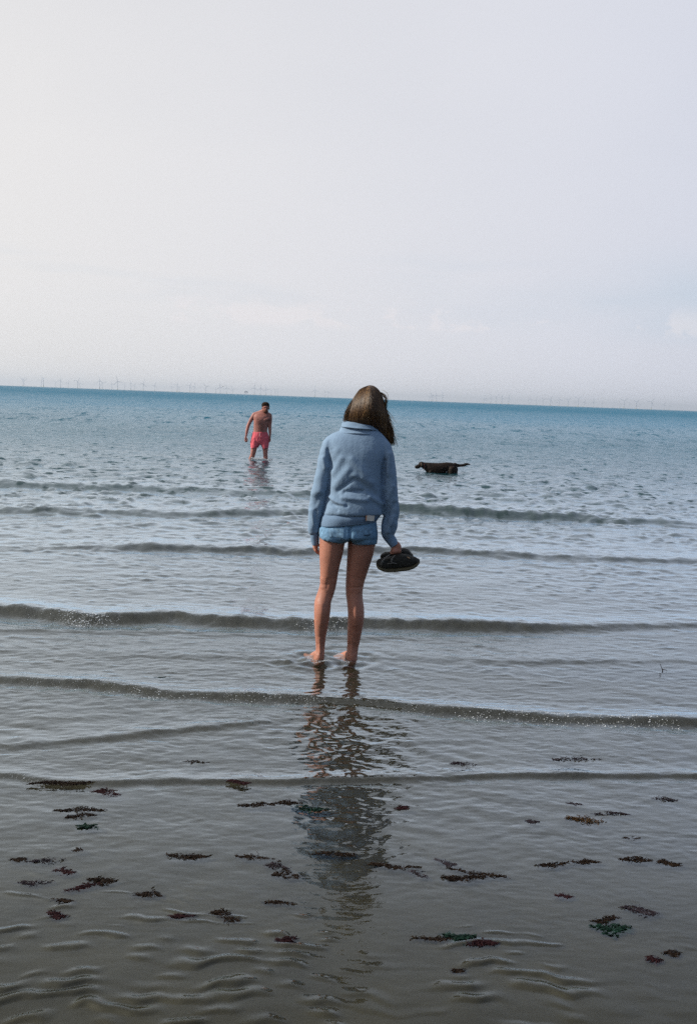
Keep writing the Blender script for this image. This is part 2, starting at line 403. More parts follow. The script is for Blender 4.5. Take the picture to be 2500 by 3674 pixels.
vn = vadd(vn, strokes((2.0, .55, 1), .55, .68, mr(yy, 22, 60, 0.0, .45, True)))
vn = vadd(vn, strokes((.7, .07, 1), .54, .68, mr(yy, 70, 160, 0.0, .45, True)))
vs_ = n.new('ShaderNodeVectorMath'); vs_.operation = 'NORMALIZE'; l.new(vadd(bmp.outputs[0], vn), vs_.inputs[0])
NRM = vs_.outputs[0]
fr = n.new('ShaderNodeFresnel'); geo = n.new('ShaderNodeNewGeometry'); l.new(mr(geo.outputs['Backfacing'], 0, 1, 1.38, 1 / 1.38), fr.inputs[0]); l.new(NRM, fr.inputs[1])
gain = mth('MULTIPLY', mth('MULTIPLY', mr(yy, 2.1, 3.35, .68, 2.15), mr(yy, 3.5, 5.0, 1.0, .80)), mr(yy, 9, 22, 1.0, 0.70, True))  # brightness of each distance band put in through the reflection strength
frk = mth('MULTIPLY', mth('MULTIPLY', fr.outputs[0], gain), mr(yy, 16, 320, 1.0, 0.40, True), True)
gl = n.new('ShaderNodeBsdfGlossy'); gl.inputs[0].default_value = (.82, .92, 1, 1); l.new(mr(yy, 3, 60, .03, .22), gl.inputs['Roughness']); l.new(NRM, gl.inputs['Normal'])
tr = n.new('ShaderNodeBsdfTransparent'); tr.inputs[0].default_value = (.90, .92, .86, 1)
df = n.new('ShaderNodeBsdfDiffuse')
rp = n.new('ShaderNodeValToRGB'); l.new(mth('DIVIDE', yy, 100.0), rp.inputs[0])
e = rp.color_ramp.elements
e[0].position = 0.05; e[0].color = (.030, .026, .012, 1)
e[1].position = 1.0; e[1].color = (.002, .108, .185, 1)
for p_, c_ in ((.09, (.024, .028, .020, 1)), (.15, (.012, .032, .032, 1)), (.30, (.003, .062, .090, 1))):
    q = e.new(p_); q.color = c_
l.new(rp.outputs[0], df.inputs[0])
opq = mr(yy, 4.2, 14, 0.12, 1.0, True)
opq = mth('MULTIPLY', opq, mr(yy, 2.6, 4.2, 0.0, 1.0))
body = n.new('ShaderNodeMixShader'); l.new(opq, body.inputs[0]); l.new(tr.outputs[0], body.inputs[1]); l.new(df.outputs[0], body.inputs[2])
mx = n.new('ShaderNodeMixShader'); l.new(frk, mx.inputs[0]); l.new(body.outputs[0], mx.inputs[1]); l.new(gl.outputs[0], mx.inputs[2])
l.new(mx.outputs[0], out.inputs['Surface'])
water = link('sea_water', mesh_np('sea_water', np.concatenate(parts_v), np.concatenate(parts_q)), water_m)
tag(water, 'rippled sea with small wavelets rolling into the shallows', kind='structure')
def wz_many(x, y):
    x, y = np.atleast_2d(x).astype(float), np.atleast_2d(y).astype(float)
    return water_height(x, y, x * 0 + 0.02)[0]
def wz(x, y):
    """water level at one point"""
    a = np.array([[float(x)]]); b_ = np.array([[float(y)]])
    return float(water_height(a, b_, a * 0 + 0.02)[0, 0])
# ================================================================== organic modelling helpers
def Z1(u, v): return 1080 + u / 3.437, 1350 + v / 3.437
def Z2(u, v): return 1080 + u / 3.437, 1900 + v / 3.437
def Z3(u, v): return 820 + u / 7.186, 1400 + v / 7.186
def Z4(u, v): return 1440 + u / 5.27, 1600 + v / 5.27
def Z8(u, v): return 1320 + u / 7.186, 1920 + v / 7.186

def catmull(rows, sub):
    """smooth interpolation through rows of numbers"""
    a = np.array(rows, float)
    if sub <= 1: return a
    p = np.vstack([2 * a[0] - a[1], a, 2 * a[-1] - a[-2]])
    out = []
    for i in range(1, len(p) - 2):
        for k in range(sub):
            t_ = k / sub
            out.append(0.5 * ((2 * p[i]) + (-p[i - 1] + p[i + 1]) * t_ + (2 * p[i - 1] - 5 * p[i] + 4 * p[i + 1] - p[i + 2]) * t_ ** 2 + (-p[i - 1] + 3 * p[i] - 3 * p[i + 1] + p[i + 2]) * t_ ** 3))
    out.append(a[-1]); return np.array(out)

class Org:
    """closed tubes and ellipsoids gathered, then fused into one continuous skin"""
    def __init__(s): s.v, s.f = [], []
    def rings(s, C, A, B, n=28, ex=2.0, cap=True):
        """C centres, A and B half-axis vectors per ring"""
        th = np.linspace(0, 2 * np.pi, n, endpoint=False)
        c, sn = np.cos(th), np.sin(th)
        cc = np.sign(c) * np.abs(c) ** (2 / ex); ss = np.sign(sn) * np.abs(sn) ** (2 / ex)
        o = len(s.v); m = len(C)
        for i in range(m):
            for k in range(n): s.v.append(tuple(C[i] + A[i] * cc[k] + B[i] * ss[k]))
        for i in range(m - 1):
            for k in range(n):
                a, b_ = o + i * n + k, o + i * n + (k + 1) % n
                s.f.append((a, b_, b_ + n, a + n))
        if cap:
            for i, rev in ((0, True), (m - 1, False)):
                ci = len(s.v); s.v.append(tuple(C[i]))
                for k in range(n):
                    a, b_ = o + i * n + k, o + i * n + (k + 1) % n
                    s.f.append((ci, b_, a) if rev else (ci, a, b_))
    def loft(s, zf, rows, Yd, sub=3, n=28, ex=2.0):
        """rows (uL, vL, uR, vR, half depth, offset away from the camera) read as silhouette edges at distance Yd"""
        r = catmull(rows, sub)
        C, A, B = [], [], []
        for uL, vL, uR, vR, ry, yo in r:
            a = P(*zf(uL, vL), Yd + yo); b_ = P(*zf(uR, vR), Yd + yo)
            a, b_ = np.array(a), np.array(b_)
            C.append((a + b_) / 2); A.append((b_ - a) / 2); B.append(np.array([0, ry, 0]))
        s.rings(C, A, B, n, ex)
    def tube(s, pts, n=14, sub=3, flat=1.0):
        """pts (x, y, z, r) in world metres with round ends"""
        r = catmull(pts, sub); q = r[:, :3]
        T = np.gradient(q, axis=0); T /= np.linalg.norm(T, axis=1)[:, None] + 1e-9
        C, A, B = [], [], []
        def fr_(t_):
            up = np.array([0, 0, 1.0]) if abs(t_[2]) < .9 else np.array([0, 1.0, 0])
            a = np.cross(up, t_); a /= np.linalg.norm(a); return a, np.cross(t_, a)
        def add(c, t_, rr):
            a, b_ = fr_(t_); C.append(c); A.append(a * rr); B.append(b_ * rr * flat)
        for k in (0.02, .5, .86): add(q[0] - T[0] * r[0, 3] * math.sqrt(1 - k * k), T[0], r[0, 3] * k)
        for i in range(len(q)): add(q[i], T[i], r[i, 3])
        for k in (.86, .5, .02): add(q[-1] + T[-1] * r[-1, 3] * math.sqrt(1 - k * k), T[-1], r[-1, 3] * k)
        s.rings(C, A, B, n)
    def ball(s, c, rx, ry, rz, n=20, rot=None):
        C, A, B = [], [], []
        for k in np.linspace(-0.99, 0.99, 14):
            w = math.sqrt(1 - k * k)
            v = [Vector((0, 0, rz * k)), Vector((rx * w, 0, 0)), Vector((0, ry * w, 0))]
            if rot is not None: v = [rot @ q for q in v]
            C.append(np.array(c) + np.array(v[0])); A.append(np.array(v[1])); B.append(np.array(v[2]))
        s.rings(C, A, B, n)
    def build(s, name, m, parent=None, voxel=0.005, smooth=3, disp=None, fac=0.5):
        me = bpy.data.meshes.new(name + '_raw'); me.from_pydata(s.v, [], s.f); me.update()
        bm = bmesh.new(); bm.from_mesh(me); bmesh.ops.remove_doubles(bm, verts=bm.verts, dist=1e-6)
        bmesh.ops.recalc_face_normals(bm, faces=bm.faces); bm.to_mesh(me); bm.free()
        tmp = bpy.data.objects.new('tmp', me); col.objects.link(tmp)
        if voxel:
            md = tmp.modifiers.new('r', 'REMESH'); md.mode = 'VOXEL'; md.voxel_size = voxel; md.use_smooth_shade = True
        if smooth:
            sm = tmp.modifiers.new('s', 'SMOOTH'); sm.iterations = smooth; sm.factor = fac
        dg = bpy.context.evaluated_depsgraph_get(); dg.update()
        out_ = bpy.data.meshes.new_from_object(tmp.evaluated_get(dg)); out_.name = name
        bpy.data.objects.remove(tmp); bpy.data.meshes.remove(me)
        if disp is not None:
            nv = len(out_.vertices); co = np.empty(nv * 3, np.float32); no = np.empty(nv * 3, np.float32)
            out_.vertices.foreach_get('co', co); out_.vertex_normals.foreach_get('vector', no)
            co = co.reshape(-1, 3).astype(float); no = no.reshape(-1, 3)
            co = co + no * disp(co, no)[:, None]
            out_.vertices.foreach_set('co', co.astype(np.float32).ravel())
        out_.polygons.foreach_set('use_smooth', np.ones(len(out_.polygons), dtype=bool)); out_.update()
        return link(name, out_, m, parent)

def W(zf, u, v, Yd, r=None):
    p = P(*zf(u, v), Yd)
    return (p.x, p.y, p.z) if r is None else (p.x, p.y, p.z, r)

def ribbons(name, strands, width, m, parent=None, shade=None):
    """thin three-sided tubes along point lists"""
    V, F = [], []
    for pts, w0 in strands:
        pts = np.asarray(pts); k = len(pts)
        T = np.gradient(pts, axis=0); T /= np.linalg.norm(T, axis=1)[:, None] + 1e-9
        a = np.cross(T, [0.3, 1, 0.2]); a /= np.linalg.norm(a, axis=1)[:, None] + 1e-9
        b_ = np.cross(T, a)
        wd = w0 * np.sin(np.linspace(0.25, math.pi * 0.97, k)) ** 0.5
        o = len(V)
        for j in range(k):
            for q in range(3):
                an = q * 2.094
                V.append(pts[j] + (a[j] * math.cos(an) + b_[j] * math.sin(an)) * wd[j])
        for j in range(k - 1):
            for q in range(3):
                F.append((o + j * 3 + q, o + j * 3 + (q + 1) % 3, o + j * 3 + 3 + (q + 1) % 3, o + j * 3 + 3 + q))
    me = mesh_np(name, np.array(V), np.array(F))
    if shade is not None:
        at = me.attributes.new('shade', 'FLOAT', 'POINT')
        at.data.foreach_set('value', np.concatenate([np.full(3 * len(p_), sv) for (p_, _), sv in zip(strands, shade)]).astype(np.float32))
    return link(name, me, m, parent)

skin_girl = mat('skin_tanned', (.38, .165, .112), rough=.5, spec=.3, var=.07, vscale=11, bump=.0006, bscale=160, sss=.12)
skin_man = mat('skin_ruddy', (.37, .155, .125), rough=.55, spec=.3, var=.15, vscale=9, bump=.001, bscale=60, sss=.08)
sweat_m = mat('blue_grey_fleece', (.200, .290, .405), rough=.95, spec=.1, var=.09, vscale=240, bump=.0011, bscale=420, sheen=.05)
rib_m = mat('ribbed_blue_grey_knit', (.165, .245, .355), rough=.95, spec=.1, var=.16, vscale=240, bump=.0013, bscale=380)
denim_m = mat('pale_blue_denim', (.165, .30, .45), rough=.9, spec=.1, var=.16, vscale=60, bump=.001, bscale=500)
fray_m = mat('pale_frayed_thread', (.45, .55, .66), rough=.9)
hair_m = mat('brown_hair', (.030, .015, .007), rough=.6, spec=.25)
strand_m = mat('brown_hair_strands', (.05, .025, .01), rough=.45, spec=.35)
_n, _l = strand_m.node_tree.nodes, strand_m.node_tree.links
_a = _n.new('ShaderNodeAttribute'); _a.attribute_name = 'shade'
_r = _n.new('ShaderNodeValToRGB'); _l.new(_a.outputs['Fac'], _r.inputs[0]); _l.new(_r.outputs[0], _n['Principled BSDF'].inputs['Base Color'])
_r.color_ramp.elements[0].color = (.014, .007, .003, 1); _r.color_ramp.elements[1].color = (.42, .24, .095, 1)
_q = _r.color_ramp.elements.new(.6); _q.color = (.075, .036, .014, 1)
label_m = mat('cream_label', (.50, .50, .48), rough=.7, var=.08, vscale=90)
tab_m = mat('orange_stitch', (.45, .20, .10), rough=.7)

# ================================================================== the girl
GY = 5.60
gfeet = P(*Z2(430, 1620), GY)
girl = empty('person', (gfeet.x, GY, bed_z(GY)), 'barefoot long-haired person in blue grey sweatshirt and denim shorts, seen from behind in ankle-deep water', 'person')
# children are built in world space; the Empty sits at the feet, so shift them
def adopt(o, root):
    o.parent = root
    off_ = Vector(root.location)
    o.data.transform(Matrix.Translation(-off_)) if o.data.users == 1 else None
    return o

body = Org()
LL = [(228, 30, 560, 30, .088, .01), (226, 170, 540, 170, .084, .0), (226, 300, 515, 300, .080, -.002), (229, 400, 488, 400, .075, 0), (233, 500, 466, 500, .070, .003), (235, 600, 449, 600, .063, .006),
      (230, 680, 435, 680, .058, .008), (207, 760, 415, 760, .056, .006), (182, 830, 393, 830, .057, 0), (164, 900, 370, 900, .060, -.008), (160, 1000, 362, 1000, .061, -.014), (160, 1100, 350, 1100, .056, -.012),
      (165, 1200, 332, 1200, .049, -.004), (172, 1300, 311, 1300, .042, .004), (180, 1400, 298, 1400, .037, .008), (182, 1470, 290, 1470, .038, .008), (170, 1540, 288, 1540, .042, .004), (152, 1600, 286, 1600, .040, 0), (152, 1660, 284, 1660, .032, 0)]
LR = [(572, 30, 930, 30, .090, .01), (574, 150, 924, 150, .086, .0), (569, 300, 893, 300, .082, -.002), (563, 400, 865, 400, .077, 0), (557, 500, 830, 500, .071, .003), (551, 600, 796, 600, .064, .006),
      (548, 700, 771, 700, .058, .008), (551, 780, 758, 780, .055, .006), (560, 860, 763, 860, .057, 0), (569, 940, 774, 940, .060, -.008), (575, 1040, 779, 1040, .061, -.014), (573, 1140, 772, 1140, .056, -.012),
      (569, 1240, 755, 1240, .049, -.004), (568, 1340, 734, 1340, .042, .004), (566, 1440, 710, 1440, .037, .008), (560, 1530, 697, 1530, .040, .004), (555, 1600, 692, 1600, .040, 0), (556, 1660, 690, 1660, .032, 0)]
body.loft(Z2, LL, GY, 2); body.loft(Z2, LR, GY + .03, 2)
# pelvis, torso, neck, arms under the clothes
body.loft(Z1, [(300, 1000, 1040, 1000, .09, .02), (380, 1200, 950, 1200, .09, .01), (370, 1450, 900, 1450, .09, .01), (290, 1700, 900, 1700, .095, 0), (270, 1850, 900, 1850, .10, 0), (270, 1960, 900, 1960, .09, 0)], GY, 2)
body.loft(Z1, [(600, 420, 860, 420, .05, .05), (600, 600, 860, 600, .052, .03), (560, 700, 900, 700, .05, .02), (440, 800, 960, 800, .065, .02), (380, 900, 1000, 900, .08, .02), (330, 1050, 1020, 1050, .09, .02)], GY, 2)
body.tube([W(Z1, 345, 880, GY + .02, .038), W(Z1, 280, 1350, GY, .032), W(Z1, 165, 1900, GY + .02, .024), W(Z1, 172, 2010, GY + .03, .021)])
body.tube([W(Z1, 1030, 890, GY + .02, .038), W(Z1, 1085, 1400, GY, .032), W(Z1, 1085, 1950, GY + .01, .024), W(Z1, 1150, 2080, GY, .021)])
# head and face (face towards the sea, chin down)
hc = np.array(P(*Z1(830, 340), GY + .055))
hr = Matrix.Rotation(rad(-22), 3, 'X')
body.ball(hc, .073, .092, .108, rot=hr)
body.ball(hc + [0, .035, -.062], .052, .058, .05)
body.tube([tuple(hc + [0, .088, -.002]) + (.008,), tuple(hc + [0, .106, -.032]) + (.011,), tuple(hc + [0, .094, -.042]) + (.007,)])
for sx_ in (-1, 1): body.ball(hc + [sx_ * .076, .0, -.02], .010, .018, .03)
body.tube([tuple(hc + [-.018, .083, -.072]) + (.006,), tuple(hc + [0, .09, -.072]) + (.008,), tuple(hc + [.018, .083, -.072]) + (.006,)])
# feet: heel, arch and toes on the sand, pointing out to sea and a little to the left
def foot(hx, hy, ang, side):
    zb = float(bed_z(hy)); ca, sa = math.cos(ang), math.sin(ang)
    def f(a, b_, z, r): return (hx - sa * a + ca * b_, hy + ca * a + sa * b_, zb + z, r)
    body.tube([f(-.012, 0, .030, .028), f(.03, 0, .034, .030), f(.08, 0, .034, .030), f(.13, .002 * side, .024, .032), f(.165, .004 * side, .018, .028)], flat=.8)
    body.tube([f(.0, 0, .075, .030), f(.05, 0, .058, .028), f(.11, 0, .036, .026)])
    for k in range(5):
        b_ = (-.030 + .015 * k) * side; L_ = (.225, .222, .214, .204, .192)[k]
        body.tube([f(.15, b_ * .8, .016, .012), f(L_ - .02, b_, .015, .0095 if k else .012), f(L_, b_, .012, .008 if k else .011)])
fl = P(*Z2(219, 1630), GY); fr_p = P(*Z2(624, 1600), GY + .03)
foot(fl.x, GY, rad(16), 1); foot(fr_p.x, GY + .03, rad(24), -1)
# left hand: half hidden by the cuff, fingers relaxed
wl_ = np.array(W(Z1, 176, 2010, GY + .03)); 
body.ball(wl_ + [.002, .006, -.035], .017, .034, .040)
for k, (dy_, ln) in enumerate(((-.026, .030), (-.009, .036), (.009, .034), (.026, .027))):
    a = wl_ + [.004, dy_ + .006, -.062]
    body.tube([tuple(a) + (.0085,), tuple(a + [.008, .004, -ln * .45]) + (.0078,), tuple(a + [.022, .008, -ln * .72]) + (.007,), tuple(a + [.032, .008, -ln * .6]) + (.0062,)], n=10)
a = wl_ + [.010, .030, -.030]
body.tube([tuple(a) + (.010,), tuple(a + [.018, .020, -.018]) + (.0088,), tuple(a + [.030, .024, -.036]) + (.0078,)], n=10)
# right hand: closed over the heels of the shoes
wr_ = np.array(W(Z8, 690, 235, GY))
palm_a, palm_b = np.array(W(Z8, 735, 250, GY - .002)), np.array(W(Z8, 748, 345, GY - .004))
body.ball((palm_a + palm_b) / 2, .026, .021, .034, rot=Matrix.Rotation(rad(-18), 3, 'Y'))
for k in range(4):
    s0 = np.array(W(Z8, 672 + 52 * k, 352 - 22 * k, GY - .020 + .008 * k))
    s1 = np.array(W(Z8, 655 + 56 * k, 418 - 12 * k, GY - .036 + .008 * k))
    s2 = np.array(W(Z8, 650 + 56 * k, 470 - 10 * k, GY - .026 + .006 * k))
    s3 = np.array(W(Z8, 655 + 55 * k, 482 - 10 * k, GY - .006 + .006 * k))
    body.tube([tuple(s0) + (.0092,), tuple(s1) + (.0084,), tuple(s2) + (.0076,), tuple(s3) + (.0068,)], n=10)
body.tube([W(Z8, 660, 320, GY + .006, .011), W(Z8, 615, 400, GY - .004, .0095), W(Z8, 592, 470, GY - .008, .0078)], n=10)
def crease(c, u1, v1, u2, v2, w, h):
    a = np.array(W(Z2, u1, v1, GY))[[0, 2]]; b_ = np.array(W(Z2, u2, v2, GY))[[0, 2]]
    p = c[:, [0, 2]]; ab = b_ - a; t_ = np.clip(((p - a) @ ab) / (ab @ ab), 0, 1)
    d = np.linalg.norm(p - (a + t_[:, None] * ab), axis=1)
    return h * np.exp(-(d / w) ** 2) * (c[:, 1] < GY + .02)
def girl_disp(c, n_):
    d = .0007 * perlin(c[:, 0] * 40, c[:, 2] * 40, 3) + .0012 * perlin(c[:, 0] * 16, c[:, 2] * 9, 4)
    for q in ((245, 668, 330, 655, .008, -.002), (335, 600, 320, 700, .010, -.004), (400, 620, 385, 760, .010, .003), (255, 600, 262, 700, .010, .003), (575, 715, 740, 705, .007, -.003), (610, 640, 615, 760, .010, .003), (720, 640, 715, 760, .010, .003),
              (262, 900, 258, 1120, .016, .003), (670, 900, 672, 1150, .018, .004), (232, 1330, 235, 1500, .007, .003), (205, 1400, 208, 1510, .007, -.003), (268, 1400, 265, 1510, .007, -.003), (628, 1330, 625, 1500, .007, .003), (598, 1420, 596, 1520, .007, -.003), (665, 1420, 662, 1520, .007, -.003)):
        d += crease(c, *q)
    return d
adopt(body.build('body', skin_girl, None, .0042, 4, girl_disp), girl)

# denim shorts
def cloth_noise(c, k):
    x, y, z = c[:, 0], c[:, 1], c[:, 2]
    return perlin(x * 1.0 * k + z * .55 * k + 3, z * .9 * k + y * .8 * k, 5)
sh = Org()
sh.loft(Z1, [(262, 1740, 925, 1740, .108, .0), (238, 1840, 932, 1810, .116, -.004), (226, 1920, 940, 1900, .122, -.008), (222, 1975, 942, 1970, .122, -.008), (250, 2010, 925, 2020, .10, .0)], GY, 3, ex=2.2)
sh.loft(Z1, [(226, 1860, 600, 1860, .108, -.010), (223, 1940, 596, 1950, .108, -.016), (226, 1978, 575, 2030, .104, -.012), (236, 1990, 548, 2052, .098, -.006)], GY, 3)
sh.loft(Z1, [(600, 1860, 936, 1860, .108, -.008), (588, 1950, 944, 1930, .110, -.014), (578, 2020, 942, 2010, .106, -.010), (576, 2040, 934, 2064, .100, -.004)], GY + .02, 3)
def shorts_disp(c, n_):
    x, z = c[:, 0], c[:, 2]
    seam = P(*Z1(606, 1900), GY).x
    d = .0035 * cloth_noise(c, 22) + .002 * perlin(x * 60, z * 60 + c[:, 1] * 30, 6)
    d -= .011 * np.exp(-((x - seam + .02 * (z - c[:, 2].mean())) / .009) ** 2) * (c[:, 1] < GY)
    return d
adopt(sh.build('denim_shorts', denim_m, None, .0045, 3, shorts_disp), girl)
shorts = girl.children[-1]
def patch_on(name, zf, corners, Yd, m, thick=.003, parent=None, sub=6, bulge=0.0):
    """thin solid cloth patch spanned by four photo corners (tl, tr, br, bl)"""
    c = [Vector(W(zf, u_, v_, Yd)) for u_, v_ in corners]
    V, F = [], []
    for j in range(sub + 1):
        for i in range(sub + 1):
            s_, t_ = i / sub, j / sub
            p = (c[0] * (1 - s_) + c[1] * s_) * (1 - t_) + (c[3] * (1 - s_) + c[2] * s_) * t_
            V.append(p + Vector((0, -bulge * math.sin(math.pi * s_) * 1.0, 0)))
    nn = len(V)
    V += [v + Vector((0, thick, 0)) for v in V]
    q = sub + 1
    for j in range(sub):
        for i in range(sub):
            a_ = j * q + i; F.append((a_, a_ + q, a_ + q + 1, a_ + 1)); F.append((a_ + nn, a_ + 1 + nn, a_ + q + 1 + nn, a_ + q + nn))
    for i in range(sub):
        for a_, b_ in ((i, i + 1), (sub * q + i + 1, sub * q + i), ((i + 1) * q, i * q), (i * q + sub, (i + 1) * q + sub)):
            F.append((a_, b_, b_ + nn, a_ + nn))
    me = bpy.data.meshes.new(name); me.from_pydata([tuple(v) for v in V], [], F); me.update()
    o = link(name, me, m); return o
def shrink_to(o, target, off_=.002):
    """lay a patch on the surface it belongs to, seen from the shore side"""
    dg = bpy.context.evaluated_depsgraph_get()
    inv = target.matrix_world.inverted()
    from mathutils.bvhtree import BVHTree
    tm = target.data
    bv = BVHTree.FromPolygons([tuple(v.co) for v in tm.vertices], [tuple(p.vertices) for p in tm.polygons])
    base = Vector(girl.location)
    nn = len(o.data.vertices) // 2
    for i in range(nn):
        v = o.data.vertices[i]; w = o.data.vertices[i + nn]
        h = bv.ray_cast(v.co - base + Vector((0, -1, 0)), Vector((0, 1, 0)))
        if h[0] is not None:
            yy_ = h[0].y + base.y
            v.co.y = yy_ - off_; w.co.y = yy_ + .002
    o.data.update(); return o
pk = adopt(shrink_to(patch_on('pocket', Z1, [(668, 1872), (880, 1858), (890, 1985), (690, 2000)], GY - .13, mat('faded_denim', (.15, .27, .40), rough=.9, var=.3, vscale=50, bump=.001, bscale=500)), shorts, .003), girl)
pk.parent = girl
adopt(shrink_to(patch_on('pocket', Z1, [(330, 1882), (530, 1880), (520, 1990), (345, 1985)], GY - .13, pk.data.materials[0]), shorts, .003), girl)
adopt(shrink_to(patch_on('tear', Z1, [(775, 1960), (860, 1955), (850, 1972), (785, 1978)], GY - .13, mat('dark_denim_tear', (.03, .06, .10), rough=.95), sub=3), shorts, .005), girl)
# frayed threads along both hems
rnd = random.Random(3); fr_s = []
for k in range(260):
    t_ = rnd.random()
    if t_ < .5: u_ = 232 + (548 - 232) * (t_ * 2); v_ = 1984 + (2050 - 1984) * min(1, (t_ * 2) * 1.3); yo = -.10 * math.sin(math.pi * min(1, max(0, (u_ - 226) / 345))) 
    else: q = (t_ - .5) * 2; u_ = 582 + (932 - 582) * q; v_ = 2040 + 26 * math.sin(math.pi * min(1, q * 1.0 + .1)); yo = -.10 * math.sin(math.pi * min(1, max(0, (u_ - 570) / 372))) + .02
    p = np.array(W(Z1, u_, v_, GY + yo)); L_ = rnd.uniform(.004, .013)
    fr_s.append(([p + [0, .002, .003], p + [rnd.uniform(-.002, .002), -.001, -L_ * .5], p + [rnd.uniform(-.004, .004), 0, -L_]], .0007))
fr_o = adopt(ribbons('frayed_hem', fr_s, 1, fray_m), girl)

# sweatshirt: body and raglan sleeves as one cloth surface
sw = Org()
sw.loft(Z1, [(540, 640, 890, 640, .062, .03), (470, 672, 955, 676, .078, .025), (370, 712, 1015, 726, .090, .02), (296, 780, 1070, 800, .104, .015), (285, 880, 1085, 885, .116, .01), (330, 1000, 1058, 1000, .124, .004),
             (350, 1150, 1020, 1150, .128, 0), (340, 1350, 1010, 1350, .130, 0), (320, 1500, 1012, 1500, .134, -.002), (300, 1600, 1020, 1620, .138, -.004), (282, 1668, 1016, 1690, .137, -.004), (275, 1705, 985, 1718, .120, 0)], GY, 4, n=40, ex=2.25)
SL = [(330, 745, 440, 760, .05, .02), (272, 800, 415, 810, .064, .016), (245, 880, 398, 890, .070, .01), (211, 1000, 396, 1000, .068, .004), (189, 1130, 385, 1130, .066, .0), (160, 1270, 366, 1270, .064, -.004), (133, 1430, 338, 1430, .061, -.004), (117, 1520, 318, 1520, .058, 0),
      (104, 1600, 300, 1600, .058, .004), (90, 1750, 262, 1750, .055, .010), (89, 1850, 240, 1850, .050, .016), (94, 1915, 225, 1915, .044, .02), (110, 1948, 218, 1948, .036, .022)]
SR = [(950, 760, 1050, 765, .05, .02), (958, 810, 1090, 815, .064, .016), (962, 880, 1121, 885, .070, .01), (975, 980, 1146, 985, .070, .004), (984, 1100, 1161, 1100, .067, .0), (985, 1250, 1180, 1250, .065, -.004), (988, 1400, 1190, 1400, .063, -.006), (1001, 1550, 1198, 1550, .061, -.006),
      (1012, 1690, 1203, 1690, .058, -.004), (992, 1780, 1200, 1780, .057, -.002), (988, 1850, 1188, 1850, .053, .0), (991, 1920, 1164, 1915, .048, .004), (1000, 1985, 1146, 1955, .040, .006), (1030, 2005, 1148, 1975, .034, .006)]
sw.loft(Z1, SL, GY, 3, n=30); sw.loft(Z1, SR, GY, 3, n=30)
zt = P(*Z1(700, 660), GY).z; zb_ = P(*Z1(700, 1690), GY).z
def fold(c, u1, v1, u2, v2, w, h):
    """one soft ridge between two photo points"""
    a = np.array(W(Z1, u1, v1, GY))[[0, 2]]; b_ = np.array(W(Z1, u2, v2, GY))[[0, 2]]
    p = c[:, [0, 2]]; ab = b_ - a; t_ = np.clip(((p - a) @ ab) / (ab @ ab), 0, 1)
    d = np.linalg.norm(p - (a + t_[:, None] * ab), axis=1)
    return h * np.exp(-(d / w) ** 2) * (c[:, 1] < GY)
def sweat_disp(c, n_):
    x, y, z = c.T
    k = np.clip((zt - z) / (zt - zb_), 0, 1.4)
    xl, xr = P(*Z1(385, 1000), GY).x, P(*Z1(990, 1000), GY).x
    arm = np.clip(np.maximum(sstep(xl + .01, xl - .03, x), sstep(xr - .01, xr + .03, x)), 0, 1)
    d = (.0025 + .006 * k) * perlin(x * 13 + z * 4, z * 9 + y * 6, 14) + (.0008 + .0012 * k) * perlin(x * 34 + z * 14, z * 26 + y * 16, 15)
    d += arm * .0045 * perlin(x * 12 + y * 12, z * 22 + x * 9, 16) + .0008 * perlin(x * 95, z * 95 + y * 50, 17)
    for f_ in ((400, 1180, 500, 1000, .020, .006), (430, 1330, 580, 1130, .022, .007), (410, 980, 450, 900, .018, .003), (455, 1400, 640, 1250, .012, -.006), (620, 1020, 780, 1190, .026, .007), (660, 1200, 860, 1290, .020, .006), (700, 1260, 900, 1430, .020, -.006),
               (540, 1400, 760, 1390, .012, -.008), (520, 1470, 800, 1500, .016, .008), (850, 1460, 990, 1560, .014, .008), (360, 1480, 520, 1560, .012, .007), (380, 1560, 560, 1570, .010, -.006), (350, 1500, 450, 1620, .010, -.005),
               (330, 900, 385, 1120, .010, -.006), (275, 1000, 300, 1120, .012, .007), (200, 1480, 330, 1430, .020, -.005), (150, 1450, 250, 1420, .022, .005), (180, 1560, 250, 1480, .018, -.005), (130, 1650, 200, 1900, .012, .006), (190, 1650, 180, 1880, .010, -.006),
               (1030, 1030, 1010, 1330, .012, -.008), (1090, 950, 1060, 1200, .014, .006), (1120, 1350, 1060, 1500, .014, .007), (1150, 1560, 1080, 1700, .014, -.007), (1130, 1720, 1070, 1900, .012, .007), (1060, 1600, 1040, 1800, .012, -.007), (1100, 1850, 1110, 1940, .010, -.006),
               (360, 800, 395, 880, .012, -.003)):
        d += fold(c, *f_[:5], f_[5] * 1.3)
    return d
sweat = adopt(sw.build('sweatshirt', sweat_m, None, .0045, 3, sweat_disp), girl)
